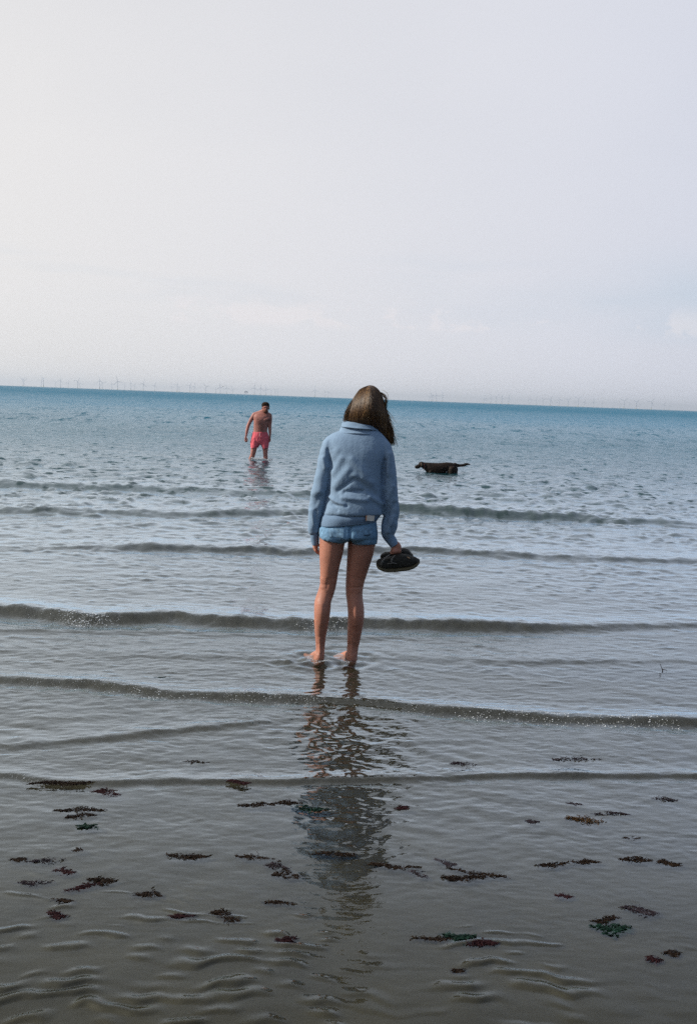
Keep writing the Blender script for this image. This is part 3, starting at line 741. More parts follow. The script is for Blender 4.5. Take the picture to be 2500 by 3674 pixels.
# ribbed hem band, cuffs, collar
def band(name, rows, Yd, m, thick=.006, sub=3, n=36, rib=0.0, ribs=90, ex=2.0, disp=None):
    r = catmull(rows, sub); C, A, B = [], [], []
    for uL, vL, uR, vR, ry, yo in r:
        a_, b_ = np.array(W(Z1, uL, vL, Yd + yo)), np.array(W(Z1, uR, vR, Yd + yo))
        C.append((a_ + b_) / 2); A.append((b_ - a_) / 2); B.append(np.array([0, ry, 0]))
    def rs(v, t_): L_ = np.linalg.norm(v); return v * (L_ - t_) / L_
    C2 = C + C[::-1]; A2 = A + [rs(v, thick) for v in A[::-1]]; B2 = B + [rs(v, thick) for v in B[::-1]]
    C2.append(C2[0]); A2.append(A2[0]); B2.append(B2[0])
    o = Org(); nn = max(n, ribs * 2 if rib else n); o.rings(C2, A2, B2, nn, ex, cap=False)
    V = np.array(o.v)
    if rib:
        m_ = len(C2); V = V.reshape(m_, nn, 3); c0 = np.array(C2)[:, None, :]
        k = np.where(np.arange(nn) % 2 == 0, 1.0, 1 - rib)[None, :, None]; V = (c0 + (V - c0) * k).reshape(-1, 3)
    if disp is not None: V = V + disp(V)
    me = bpy.data.meshes.new(name); me.from_pydata([tuple(v) for v in V], [], o.f); me.update()
    bm = bmesh.new(); bm.from_mesh(me); bmesh.ops.remove_doubles(bm, verts=bm.verts, dist=1e-7); bmesh.ops.recalc_face_normals(bm, faces=bm.faces); bm.to_mesh(me); bm.free()
    me.polygons.foreach_set('use_smooth', np.ones(len(me.polygons), dtype=bool)); me.update()
    return adopt(link(name, me, m), girl)
hw = lambda V: np.stack([V[:, 0] * 0, .004 * perlin(V[:, 0] * 18, V[:, 2] * 12, 2), .003 * perlin(V[:, 0] * 14, V[:, 1] * 14, 7)], -1)
band('hem_band', [(290, 1668, 1000, 1690, .122, 0), (262, 1715, 975, 1722, .130, -.004), (246, 1765, 958, 1745, .129, -.006), (236, 1812, 942, 1766, .126, -.006), (236, 1842, 935, 1782, .124, -.005)], GY, rib_m, rib=.010, ribs=110, ex=2.2, disp=hw)
band('cuff', [(112, 1925, 220, 1928, .038, .022), (114, 1960, 222, 1962, .038, .024), (118, 2010, 222, 2012, .036, .027), (130, 2062, 218, 2060, .034, .030), (140, 2082, 214, 2076, .032, .031)], GY, rib_m, rib=.02, ribs=34)
band('cuff', [(1002, 1980, 1143, 1950, .038, .006), (1018, 2008, 1155, 1972, .037, .005), (1052, 2050, 1174, 2002, .034, .003), (1088, 2092, 1190, 2036, .032, .001), (1104, 2112, 1199, 2052, .031, 0)], GY, rib_m, rib=.02, ribs=34)
# stand-up collar folded over on itself, open at the front
collar = band('collar', [(452, 690, 968, 716, .092, .020), (476, 655, 962, 690, .080, .026), (492, 612, 956, 655, .076, .034), (510, 572, 935, 622, .072, .040), (545, 545, 915, 598, .067, .046)], GY, sweat_m, thick=.010, n=60, ex=2.15,
    disp=lambda V: np.stack([.003 * perlin(V[:, 2] * 30, V[:, 1] * 30, 3), .005 * perlin(V[:, 0] * 26, V[:, 2] * 40, 4), .004 * perlin(V[:, 0] * 20, V[:, 1] * 12, 5)], -1))
fl_ = band('collar_flap', [(536, 548, 905, 594, .073, .044), (512, 562, 925, 612, .083, .040), (498, 592, 940, 640, .090, .036), (492, 618, 950, 662, .096, .030)], GY, sweat_m, thick=.006, n=60, ex=2.15,
    disp=lambda V: np.stack([.003 * perlin(V[:, 2] * 30, V[:, 1] * 30, 13), .006 * perlin(V[:, 0] * 22, V[:, 2] * 30, 14), .005 * perlin(V[:, 0] * 16, V[:, 1] * 12, 15)], -1))
def on_hem(name, corners, m):
    o = patch_on(name, Z1, corners, GY - .132, m, sub=4)
    return adopt(o, girl)
lab = on_hem('waist_label', [(812, 1716), (905, 1720), (900, 1786), (808, 1782)], label_m)
on_hem('label_edge', [(800, 1714), (811.5, 1715), (807.5, 1782), (796, 1780)], tab_m)

# hair: a full shell plus many fine strands
HR = [(845, 109, 855, 109, .004, .06), (800, 122, 905, 124, .036, .06), (728, 158, 955, 168, .074, .06), (684, 214, 988, 230, .099, .06), (642, 282, 1014, 300, .112, .055), (596, 380, 1040, 390, .118, .05), (574, 450, 1050, 460, .112, .045),
      (556, 520, 1056, 540, .098, .045), (585, 590, 1060, 610, .075, .05), (720, 650, 1074, 670, .055, .065), (880, 705, 1090, 722, .038, .075), (990, 755, 1098, 765, .024, .07), (1045, 790, 1098, 798, .014, .065), (1078, 822, 1100, 826, .006, .06)]
hs = Org(); hs.loft(Z1, [(a_ + (c_ - a_) * .02, b_ + 3, c_ - (c_ - a_) * .02, d_ + 3, e_ * .97, f_) for a_, b_, c_, d_, e_, f_ in HR], GY, 3, n=32)
hair = adopt(hs.build('hair', hair_m, None, .005, 2, lambda c, n_: .002 * perlin(c[:, 0] * 90 + c[:, 2] * 8, c[:, 1] * 60, 21)), girl)
hr_rows = catmull(HR, 5)
HC, HA, HB = [], [], []
for uL, vL, uR, vR, ry, yo in hr_rows:
    a_, b_ = np.array(W(Z1, uL, vL, GY + yo)), np.array(W(Z1, uR, vR, GY + yo)); HC.append((a_ + b_) / 2); HA.append((b_ - a_) / 2); HB.append(np.array([0, ry, 0]))
HC, HA, HB = map(np.array, (HC, HA, HB)); NH = len(HC)
rs_ = np.random.RandomState(11); strands = []
for k in range(3800):
    th = rs_.rand() * 2 * np.pi
    t0_ = 0 if rs_.rand() < .55 else rs_.uniform(0, .35) * NH
    t1_ = rs_.uniform(.62, 1.0) * (NH - 1)
    ts = np.linspace(t0_, t1_, 14)
    i0 = np.clip(ts.astype(int), 0, NH - 2); fr2 = (ts - i0)[:, None]
    C_ = HC[i0] * (1 - fr2) + HC[i0 + 1] * fr2; A_ = HA[i0] * (1 - fr2) + HA[i0 + 1] * fr2; B_ = HB[i0] * (1 - fr2) + HB[i0 + 1] * fr2
    th_ = th + np.cumsum(rs_.randn(14) * .018) + .10 * np.sin(np.linspace(0, rs_.uniform(1, 4), 14) + rs_.rand() * 6)
    rr = 1 + .012 + rs_.rand() * .02 + .014 * np.sin(np.linspace(0, 5, 14) + rs_.rand() * 6) * np.linspace(0, 1, 14)
    strands.append((C_ + (A_ * np.cos(th_)[:, None] + B_ * np.sin(th_)[:, None]) * rr[:, None], rs_.uniform(.0005, .0016)))
for k in range(190):      # fly-away strands on the sea side of the face and at the ends
    if k < 26:
        a_ = rs_.uniform(0, 1)
        pts = [W(Z1, 950 + 30 * a_, 190 + 30 * a_, GY + .04), W(Z1, 1010 + 28 * a_, 225 + 25 * a_, GY + .02), W(Z1, 1040 + 12 * a_, 280 + 30 * a_, GY + .01), W(Z1, 1030 + 14 * a_, 350 + 60 * a_, GY + .02), W(Z1, 1042, 440 + 40 * a_, GY + .04)]
    elif k < 165:
        a_ = rs_.rand(); b_ = rs_.rand()
        pts = [W(Z1, 1045, 500 + 40 * a_, GY + .05), W(Z1, 1068 + 14 * a_, 590 + 20 * b_, GY + .05), W(Z1, 1085 + 40 * a_, 670 + 20 * b_, GY + .05), W(Z1, 1092 + 78 * a_ * b_, 745 + 30 * b_, GY + .05), W(Z1, 1095 + 66 * a_ * b_ + 14 * rs_.randn(), 810 + 45 * b_, GY + .06)]
    else:
        a_ = rs_.rand(); pts = [W(Z1, 640 + 20 * a_, 300, GY + .02), W(Z1, 585, 390 + 20 * a_, GY + .0), W(Z1, 560 - 8 * a_, 470, GY + .0), W(Z1, 535 - 10 * a_, 560 + 20 * a_, GY + .02)]
    q = catmull(pts, 3); strands.append((q + rs_.randn(1, 3) * .005, .0011))
for k in range(260):     # wisps leaving the outline
    side_ = 0 if rs_.rand() < .72 else 1
    if side_ == 0:
        v0 = rs_.uniform(330, 640); e_ = np.interp(v0, [330, 450, 560, 640], [1030, 1052, 1058, 1070]); o_ = abs(rs_.randn()) * 34; L_ = rs_.uniform(120, 260)
        pts = [W(Z1, e_ - 20, v0, GY + .05), W(Z1, e_ + 4 + o_ * .3, v0 + L_ * .35, GY + .05), W(Z1, e_ + 14 + o_ * .8, v0 + L_ * .7, GY + .05), W(Z1, e_ + 22 + o_ * 1.1 + 10 * rs_.randn(), min(v0 + L_, 870), GY + .05)]
    else:
        v0 = rs_.uniform(200, 420); e_ = np.interp(v0, [200, 300, 420], [694, 634, 584]); o_ = abs(rs_.randn()) * 14; L_ = rs_.uniform(80, 150)
        pts = [W(Z1, e_ + 10, v0, GY + .05), W(Z1, e_ - 22 - o_ * .5, v0 + L_ * .5, GY + .04), W(Z1, max(e_ - 46 - o_, 525), min(v0 + L_, 560), GY + .04)]
    strands.append((catmull(pts, 3), .0012))
clump_ = np.sin(np.arange(len(strands)) * 1.0) * 0
for k in range(len(strands)):
    x_ = np.mean(np.asarray(strands[k][0])[:, 0]); clump_[k] = (.45 if k >= 3990 else 0) + .28 + .25 * perlin(np.array([[x_ * 60.0]]), np.array([[k % 7 * .4]]), 5)[0, 0] + rs_.rand() ** 2 * .6  # outline wisps get a paler tone, sunlight put into their colour
adopt(ribbons('hair_strands', strands, 1, strand_m, None, np.clip(clump_, 0, 1)), girl)
girl.children[-1]['kind'] = 'stuff'
fr_o['kind'] = 'stuff'

# ================================================================== the pair of shoes in her right hand
black_m = mat('black_shoe_fabric', (.012, .012, .010), rough=.75, spec=.3, var=.4, vscale=60, bump=.002, bscale=160)
sole_m = mat('dark_olive_rubber', (.050, .042, .020), rough=.6, spec=.4, var=.3, vscale=40, bump=.001, bscale=200)
strap_m = mat('worn_grey_strap', (.10, .10, .095), rough=.7, var=.4, vscale=80, bump=.001, bscale=300)
buckle_m = mat('tan_patch', (.30, .17, .07), rough=.6, var=.2, vscale=60)
def loft_x(o, rows, Yd, sub=3, n=22, zf=Z8, ex=2.3):
    """rows (u, vTop, vBottom, half depth, offset): cross sections stacked along the photo's x"""
    r = catmull(rows, sub); C, A, B = [], [], []
    for u_, vt, vb, ry, yo in r:
        a_, b_ = np.array(W(zf, u_, vt, Yd + yo)), np.array(W(zf, u_, vb, Yd + yo))
        C.append((a_ + b_) / 2); A.append((b_ - a_) / 2); B.append(np.array([0, ry, 0]))
    o.rings(C, A, B, n, ex)
def shoe(label, rows, Yd, extra, swap):
    base = P(*Z8(750, 900), Yd)
    root = empty('shoe', base, label, 'shoe', 'pair of shoes carried by the heels')
    up = Org(); loft_x(up, [(u_, vt, vb - 40, ry, yo) for u_, vt, vb, ry, yo in rows], Yd)
    ob = up.build('upper', black_m, None, .004, 2, lambda c, n_: .0035 * perlin(c[:, 0] * 45, c[:, 2] * 45 + c[:, 1] * 30, swap) + .002 * perlin(c[:, 0] * 110, c[:, 2] * 110, swap + 1))
    adopt(ob, root)
    so = Org(); loft_x(so, [(u_ - (6 if i == 0 else 0), max(vt, vb - 105), vb, ry + .006, yo) for i, (u_, vt, vb, ry, yo) in enumerate(rows)], Yd, ex=3.5)
    adopt(so.build('sole', sole_m, None, .0035, 1), root)
    for nm, pts, r_, mm_ in extra:
        t2 = Org(); t2.tube([W(Z8, u_, v_, Yd + yo, r_) for u_, v_, yo in pts], flat=.35)
        adopt(t2.build(nm, mm_, None, .0018, 1), root)
    return root
shoe('black shoe with grey straps and olive sole, nearer one of the pair in hand',
     [(216, 700, 770, .012, 0), (245, 640, 850, .030, 0), (340, 600, 900, .042, 0), (450, 590, 932, .046, 0), (600, 545, 934, .046, 0), (740, 500, 926, .046, 0), (880, 480, 914, .047, 0), (1000, 500, 898, .046, 0), (1110, 535, 868, .044, 0), (1210, 560, 826, .038, 0), (1290, 600, 766, .026, 0), (1336, 655, 700, .008, 0)],
     GY - .035, [('strap', [(345, 760, -.045), (370, 680, -.052), (440, 590, -.05), (540, 520, -.048)], .008, strap_m), ('strap', [(600, 690, -.055), (625, 600, -.057), (680, 530, -.052)], .006, strap_m), ('strap', [(520, 740, -.052), (620, 720, -.056), (730, 730, -.054)], .006, strap_m), ('buckle', [(1030, 575, -.050), (1062, 595, -.050)], .007, buckle_m)], 31)
shoe('black shoe half hidden behind the other one, held by the barefoot person',
     [(322, 515, 590, .012, 0), (360, 470, 660, .03, 0), (450, 440, 740, .04, 0), (580, 425, 760, .043, 0), (720, 385, 760, .043, 0), (840, 340, 760, .043, 0), (960, 338, 750, .043, 0), (1050, 385, 740, .04, 0), (1120, 460, 720, .032, 0), (1180, 530, 690, .012, 0)],
     GY + .055, [('strap', [(700, 470, -.05), (760, 420, -.05), (830, 400, -.05)], .007, strap_m)], 33)

# ================================================================== the man wading out
MY = 23.3
mb = P(*Z3(790, 1810), MY)
man = empty('person', (mb.x, MY, bed_z(MY)), 'bare-chested person in coral pink swim shorts wading and looking down at the water', 'person')
def adopt2(o, root):
    o.parent = root; o.data.transform(Matrix.Translation(-Vector(root.location))); return o
m_ = Org()
m_.loft(Z3, [(850, 470, 965, 470, .055, -.03), (845, 520, 985, 520, .062, -.01), (740, 548, 1050, 556, .075, 0), (655, 585, 1088, 600, .095, 0), (640, 660, 1080, 670, .115, -.01), (650, 760, 1050, 760, .120, -.01), (648, 860, 1022, 860, .115, 0), (643, 960, 1005, 960, .112, 0), (634, 1040, 1002, 1045, .112, 0), (610, 1160, 1025, 1160, .11, 0), (620, 1260, 1000, 1260, .09, 0)], MY, 3, ex=2.3)
m_.tube([W(Z3, 905, 500, MY - .01, .055), W(Z3, 800, 555, MY, .058), W(Z3, 700, 590, MY, .058)]); m_.tube([W(Z3, 905, 520, MY, .055), W(Z3, 980, 575, MY, .055), W(Z3, 1050, 610, MY, .055)])
m_.tube([W(Z3, 760, 700, MY - .075, .05), W(Z3, 850, 730, MY - .088, .05)]); m_.tube([W(Z3, 1020, 700, MY - .07, .045), W(Z3, 940, 730, MY - .085, .05)])
mc = np.array(P(*Z3(955, 420), MY - .06))
m_.ball(mc + [0, .01, .02], .078, .095, .105, rot=Matrix.Rotation(rad(18), 3, 'X'))
m_.ball(mc + [.010, -.045, -.075], .055, .055, .058)
m_.tube([tuple(mc + [.012, -.086, .00]) + (.009,), tuple(mc + [.016, -.106, -.034]) + (.012,), tuple(mc + [.014, -.092, -.044]) + (.009,)])
for sx_ in (-1, 1): m_.ball(mc + [sx_ * .082, .01, -.01], .012, .022, .034)
m_.tube([tuple(mc + [-.03, -.088, .018]) + (.009,), tuple(mc + [.012, -.098, .022]) + (.009,), tuple(mc + [.05, -.086, .018]) + (.009,)])
m_.tube([tuple(mc + [-.012, -.098, -.078]) + (.007,), tuple(mc + [.012, -.106, -.078]) + (.009,), tuple(mc + [.036, -.096, -.078]) + (.007,)])
m_.tube([W(Z3, 672, 600, MY, .060), W(Z3, 600, 700, MY, .052), W(Z3, 545, 800, MY, .044), W(Z3, 500, 905, MY - .01, .040), W(Z3, 475, 1020, MY - .03, .036), W(Z3, 455, 1120, MY - .05, .026), W(Z3, 450, 1160, MY - .055, .024)])
m_.tube([W(Z3, 1058, 620, MY, .058), W(Z3, 1070, 740, MY, .050), W(Z3, 1062, 880, MY, .042), W(Z3, 1065, 1000, MY - .01, .037), W(Z3, 1070, 1110, MY - .02, .027), W(Z3, 1068, 1160, MY - .02, .024)])
def man_hand(u_, v_, yo, du):
    c0 = np.array(W(Z3, u_, v_, MY + yo)); m_.ball(c0, .030, .020, .045)
    for k in range(4):
        a_ = c0 + [(-.026 + .017 * k), 0, -.036]
        m_.tube([tuple(a_) + (.0098,), tuple(a_ + [du * .012, -.012, -.034]) + (.009,), tuple(a_ + [du * .02, -.004, -.058 + .006 * abs(k - 1)]) + (.008,)], n=10)
    a_ = c0 + [du * .03, -.01, .0]; m_.tube([tuple(a_) + (.011,), tuple(a_ + [du * .018, -.008, -.026]) + (.010,), tuple(a_ + [du * .022, -.008, -.050]) + (.008,)], n=10)
man_hand(442, 1205, -.06, 1); man_hand(1060, 1215, -.02, -1)
zs = bed_z(MY)
def leg(rows, fx, fy):
    m_.tube(rows + [(fx, fy, zs + .09, .040)], n=18)
    m_.tube([(fx, fy + .03, zs + .035, .038), (fx + .01, fy - .08, zs + .035, .040), (fx + .015, fy - .18, zs + .022, .032)], flat=.7)
lk = P(*Z3(560, 1790), MY + .05)
leg([W(Z3, 700, 1200, MY, .090), W(Z3, 665, 1400, MY - .02, .080), W(Z3, 650, 1500, MY - .03, .070), W(Z3, 628, 1620, MY - .02, .060), W(Z3, 590, 1710, MY + .01, .056), W(Z3, 560, 1790, MY + .06, .052)], lk.x - .03, MY + .16)
lk = P(*Z3(955, 1790), MY - .04)
leg([W(Z3, 920, 1200, MY, .090), W(Z3, 945, 1400, MY - .02, .080), W(Z3, 948, 1500, MY - .03, .066), W(Z3, 948, 1600, MY - .04, .056), W(Z3, 955, 1700, MY - .04, .053), W(Z3, 958, 1790, MY - .03, .050)], lk.x + .01, MY - .02)
adopt2(m_.build('body', skin_man, None, .0065, 3, lambda c, n_: .0018 * perlin(c[:, 0] * 22, c[:, 2] * 18 + c[:, 1] * 12, 41)), man)
coral_m = mat('coral_pink_swim_fabric', (.66, .12, .15), rough=.8, spec=.2, var=.14, vscale=18, bump=.003, bscale=60)
ms = Org()
ms.loft(Z3, [(630, 1038, 1008, 1052, .122, 0), (604, 1110, 1030, 1110, .132, 0), (582, 1200, 1048, 1200, .138, 0), (566, 1300, 1046, 1300, .132, 0), (575, 1370, 1030, 1360, .10, 0)], MY, 3)
ms.loft(Z3, [(590, 1180, 840, 1180, .12, 0), (562, 1320, 832, 1320, .124, -.01), (568, 1420, 800, 1390, .118, -.02), (580, 1474, 752, 1446, .112, -.02)], MY, 3)
ms.loft(Z3, [(800, 1180, 1046, 1180, .12, 0), (800, 1320, 1044, 1320, .122, -.01), (846, 1410, 1036, 1400, .114, -.02), (878, 1486, 1024, 1456, .108, -.02)], MY, 3)
adopt2(ms.build('swim_shorts', coral_m, None, .008, 2, lambda c, n_: .008 * perlin(c[:, 0] * 16 + c[:, 2] * 3, c[:, 2] * 5 + c[:, 1] * 14, 44) + .004 * perlin(c[:, 0] * 34, c[:, 2] * 16, 45)), man)
cd = Org(); cd.tube([W(Z3, 800, 1060, MY - .128, .004), W(Z3, 806, 1110, MY - .14, .004), W(Z3, 800, 1160, MY - .145, .004)], n=8)
adopt2(cd.build('drawstring', mat('pale_cord', (.6, .5, .5)), None, .002, 0), man)
mh = Org()
mh.ball(mc + [-.006, .020, .062], .094, .105, .078); mh.ball(mc + [-.052, .035, .0], .040, .066, .062); mh.ball(mc + [.008, -.035, .095], .075, .062, .040); mh.ball(mc + [.058, .03, .02], .030, .062, .050)
dark_hair = mat('dark_brown_short_hair', (.018, .011, .008), rough=.95, spec=.08, vcol2=(.05, .03, .02), vscale=50)
adopt2(mh.build('hair', dark_hair, None, .006, 1, lambda c, n_: .012 * perlin(c[:, 0] * 70, c[:, 2] * 70 + c[:, 1] * 50, 47)), man)
bd = Org(); bd.ball(mc + [.010, -.052, -.078], .062, .064, .058)
adopt2(bd.build('beard_stubble', mat('dark_stubble', (.17, .075, .055), rough=.95, spec=.05, var=.25, vscale=90), None, .005, 1), man)
for sx_ in (-.016, .040):
    e_ = Org(); e_.ball(mc + [sx_, -.082, .002], .011, .007, .005); adopt2(e_.build('eye', dark_hair, None, 0, 0), man)
ch_s = []
for k in range(500):     # chest hair
    u_ = 860 + rs_.randn() * 80; v_ = 790 + rs_.randn() * 75 if k < 350 else 960 + rs_.randn() * 60
    if k >= 350: u_ = 840 + rs_.randn() * 35
    yo = -.118 + .10 * ((u_ - 840) / 200) ** 2
    p = np.array(W(Z3, u_, v_, MY + yo)); q = rs_.randn(3) * .006
    ch_s.append(([p, p + q * .5 + [0, -.004, -.004], p + q + [0, -.003, -.012]], .0011))
ch = adopt2(ribbons('chest_hair', ch_s, 1, dark_hair), man); ch['kind'] = 'stuff'

# ================================================================== the dog
DY = 21.0
db = P(*Z4(700, 500), DY)
dog = empty('dog', (db.x, DY, bed_z(DY)), 'wet dark brown dog wading left with its tail held straight out behind', 'dog')
d_ = Org()
loft_x(d_, [(420, 268, 380, .055, 0), (455, 256, 420, .075, 0), (510, 261, 470, .10, 0), (600, 265, 512, .12, 0), (700, 266, 516, .125, 0), (780, 261, 492, .12, 0), (850, 257, 462, .11, 0), (920, 258, 470, .105, 0), (985, 272, 478, .095, 0), (1030, 300, 440, .07, 0), (1052, 345, 400, .03, 0)], DY, 3, 26, Z4, 2.2)
def w4(u_, v_, yo, r): return W(Z4, u_, v_, DY + yo, r)
d_.tube([w4(500, 350, 0, .085), w4(440, 325, -.01, .075), w4(395, 300, -.02, .062)])
d_.ball(W(Z4, 385, 292, DY - .02), .062, .060, .056)
d_.tube([w4(360, 308, -.02, .048), w4(318, 330, -.025, .036), w4(280, 342, -.025, .032)])
d_.tube([w4(340, 345, -.02, .028), w4(300, 362, -.022, .020), w4(282, 362, -.022, .015)])
d_.tube([w4(345, 268, -.04, .018), w4(350, 262, .0, .018)])
for yo, dx in ((-.07, 0), (.07, -30)):     # front legs straight down, knee and paw on the sea bed
    e0 = P(*Z4(560 + dx, 450), DY + yo); zz = bed_z(DY)
    d_.tube([(e0.x, DY + yo, e0.z + .02, .055), (e0.x - .01, DY + yo, (e0.z + zz) / 2 - .02, .034), (e0.x - .01, DY + yo, zz + .08, .026), (e0.x - .03, DY + yo, zz + .03, .030)])
for yo, dx in ((-.075, 0), (.075, 40)):    # hind legs: thigh, hock pointing back, shank, paw
    h0 = P(*Z4(960 + dx, 400), DY + yo)
    d_.tube([(h0.x, DY + yo, h0.z + .01, .085), (h0.x - .015, DY + yo, h0.z - .08, .078), (h0.x + .0, DY + yo, h0.z - .16, .058), (h0.x + .055, DY + yo, zz + .17, .032), (h0.x + .03, DY + yo, zz + .07, .026), (h0.x - .01, DY + yo, zz + .03, .030)])
d_.tube([w4(1015, 300, 0, .045), w4(1060, 316, 0, .036), w4(1120, 318, 0, .030), w4(1180, 308, 0, .032), w4(1240, 290, 0, .026), w4(1290, 296, 0, .014), w4(1312, 305, 0, .006)])
d_.tube([w4(1150, 318, 0, .022), w4(1172, 328, 0, .016), w4(1190, 330, 0, .008)], n=8)
fur_m = mat('wet_dark_brown_fur', (.006, .004, .003), rough=.65, spec=.18, vcol2=(.015, .008, .005), vscale=16, bump=.004, bscale=45)
ear_m = mat('sunlit_ear_fur', (.12, .075, .045), rough=.5)  # lighter than the coat: sun sheen on the ears put into the colour
adopt2(d_.build('body', fur_m, None, .0065, 2, lambda c, n_: .004 * perlin(c[:, 0] * 16, c[:, 2] * 30, 51) + .0025 * perlin(c[:, 0] * 60, c[:, 2] * 60 + c[:, 1] * 30, 52)), dog)
for yo in (-.075, .035):
    e_ = Org(); e_.tube([w4(372, 268, yo, .014), w4(386, 290, yo - .012, .024), w4(382, 318, yo - .010, .018), w4(370, 334, yo, .008)], flat=.4)
    adopt2(e_.build('ear', ear_m, None, .004, 1), dog)
e_ = Org(); e_.ball(W(Z4, 262, 326, DY - .025), .014, .018, .014); adopt2(e_.build('nose', mat('black_nose', (.01, .01, .01), rough=.3), None, .004, 1), dog)
e_ = Org(); e_.ball(W(Z4, 338, 296, DY - .072), .007, .005, .007); adopt2(e_.build('eye', dark_hair, None, 0, 0), dog)
e_ = Org(); e_.tube([w4(432, 285, -.085, .006), w4(436, 340, -.088, .006), w4(426, 385, -.06, .006)], n=8); adopt2(e_.build('collar', mat('dark_red_collar', (.10, .02, .015)), None, .003, 0), dog)

for root_, px_ in ((man, 2), (dog, 2)):
    root_.location.z += wz(root_.location.x, root_.location.y) - (.02 if root_ is man else .085)
# ================================================================== offshore wind farm on the horizon
turb_m = mat('pale_turbine_paint', (.42, .47, .55), rough=.5)
yel_m = mat('yellow_transition_paint', (.40, .36, .12), rough=.6)
def horizon_y(px): return 1428 + (px - 1250) * math.tan(ROLL)
def cone_mesh(name, r0_, r1_, h, n=10, base=0.0):
    bm = bmesh.new(); bmesh.ops.create_cone(bm, cap_ends=True, segments=n, radius1=r0_, radius2=r1_, depth=h, matrix=Matrix.Translation((0, 0, base + h / 2)))
    me = bpy.data.meshes.new(name); bm.to_mesh(me); bm.free(); return me
HUB, ROT = 82.0, 58.0
tower_me = cone_mesh('tower', 3.6, 2.3, HUB - 14, base=14); found_me = cone_mesh('foundation', 4.4, 4.4, 17, base=-3)
bm = bmesh.new(); bmesh.ops.create_cube(bm, size=1, matrix=Matrix.Translation((0, 2.5, HUB + 1.2)) @ Matrix.Diagonal((4.6, 13, 4.8, 1)))
bmesh.ops.bevel(bm, geom=bm.edges[:], offset=.8, segments=2, affect='EDGES')
nac_me = bpy.data.meshes.new('nacelle'); bm.to_mesh(nac_me); bm.free()
bm = bmesh.new(); bmesh.ops.create_uvsphere(bm, u_segments=10, v_segments=6, radius=2.4)
hub_me = bpy.data.meshes.new('hub'); bm.to_mesh(hub_me); bm.free()
V, F = [], []      # one blade along +z from the hub
for i, (z_, c_, t_) in enumerate(((0, 2.6, 2.4), (4, 3.0, 1.8), (11, 5.4, 1.2), (26, 4.0, .8), (42, 2.8, .5), (54, 1.8, .3), (58, .6, .15))):
    for a_, b_ in ((-.35, 0), (0, .5), (.65, 0), (0, -.5)): V.append((a_ * c_, b_ * t_, z_))
    if i:
        for k in range(4): F.append(((i - 1) * 4 + k, (i - 1) * 4 + (k + 1) % 4, i * 4 + (k + 1) % 4, i * 4 + k))
blade_me = bpy.data.meshes.new('blade'); blade_me.from_pydata(V, [], F); blade_me.update()
for me, mm_ in ((tower_me, turb_m), (found_me, yel_m), (nac_me, turb_m), (hub_me, turb_m), (blade_me, turb_m)): me.materials.append(mm_)
# photo x, hub height in photo px
T = []
T += [(50 + u_ / 2.432, h / 2.432) for u_, h in ((80, 58), (90, 46), (238, 54), (257, 70), (364, 40), (405, 60), (475, 44), (555, 60), (577, 42), (748, 70), (771, 54), (853, 48), (903, 72), (965, 46), (1020, 60), (1053, 42), (1129, 60), (1228, 50), (1377, 42), (1424, 64), (1443, 42), (1534, 60), (1572, 52))]
T += [(600 + u_ / 2.2586, h / 2.2586) for u_, h in ((312, 50), (392, 42), (428, 52), (480, 46), (529, 40), (705, 56), (755, 52), (800, 50), (842, 46), (875, 42), (895, 36), (1197, 58), (1278, 44), (1303, 38))]
T += [(1400 + u_ / 1.5057, h / 1.5057) for u_, h in ((209, 25), (222, 33), (228, 30), (248, 33), (281, 38), (503, 30), (515, 25), (542, 30), (570, 34), (601, 36), (638, 36), (752, 29), (788, 29), (823, 29), (863, 35), (910, 34), (958, 34), (1000, 25), (1013, 42), (1046, 25), (1096, 30), (1145, 25), (1200, 24), (1238, 25), (1260, 40), (1290, 22), (1327, 36), (1345, 22), (1408, 40), (1477, 28), (1508, 24))]
T.sort()
words_ = ['nearest', 'second', 'third', 'fourth', 'fifth', 'sixth', 'seventh', 'eighth', 'ninth', 'tenth', 'eleventh', 'twelfth', 'thirteenth', 'fourteenth', 'fifteenth', 'sixteenth', 'seventeenth', 'eighteenth', 'nineteenth', 'twentieth', 'twenty-first', 'twenty-second', 'twenty-third', 'twenty-fourth', 'twenty-fifth', 'twenty-sixth', 'twenty-seventh', 'twenty-eighth', 'twenty-ninth', 'thirtieth', 'thirty-first', 'thirty-second']
left = [t_ for t_ in T if t_[0] < 883][::-1]; mid = [t_ for t_ in T if 883 < t_[0] < 1330]; right = [t_ for t_ in T if t_[0] > 1330]
jobs = []
for lst, where, near in ((left, 'left of the offshore platform', 'offshore platform'), (mid, 'right of the offshore platform', 'platform'), (right, "right of the long-haired head", 'head')):
    for i, (px, h) in enumerate(lst):
        size = 'tall' if h > 26 else ('mid-sized' if h > 20 else 'small faint')
        jobs.append((px, h, '%s wind turbine on the horizon, %s %s' % (size, words_[i], where)))
rt = random.Random(5); first = None
for px, h, lab_ in jobs:
    D_ = HUB * FPX / max(h, 16)
    d = ray(px, horizon_y(px)); loc = Vector((d.x / d.y * D_, D_, 0))
    root = empty('wind_turbine', loc, lab_, 'wind turbine', 'wind turbines of the offshore farm on the horizon')
    root.rotation_euler.z = rt.uniform(-.5, .5)
    for nm, me in (('tower', tower_me), ('foundation', found_me), ('nacelle', nac_me)):
        o = bpy.data.objects.new(nm, me); col.objects.link(o); o.parent = root
    hb = bpy.data.objects.new('hub', hub_me); col.objects.link(hb); hb.parent = root; hb.location = (0, -5.5, HUB + 1.2)
    a0 = rt.uniform(0, 2.09)
    for k in range(3):
        o = bpy.data.objects.new('blade', blade_me); col.objects.link(o); o.parent = root
        o.location = (0, -5.5, HUB + 1.2); o.rotation_euler = (0, a0 + k * 2.0944, 0)

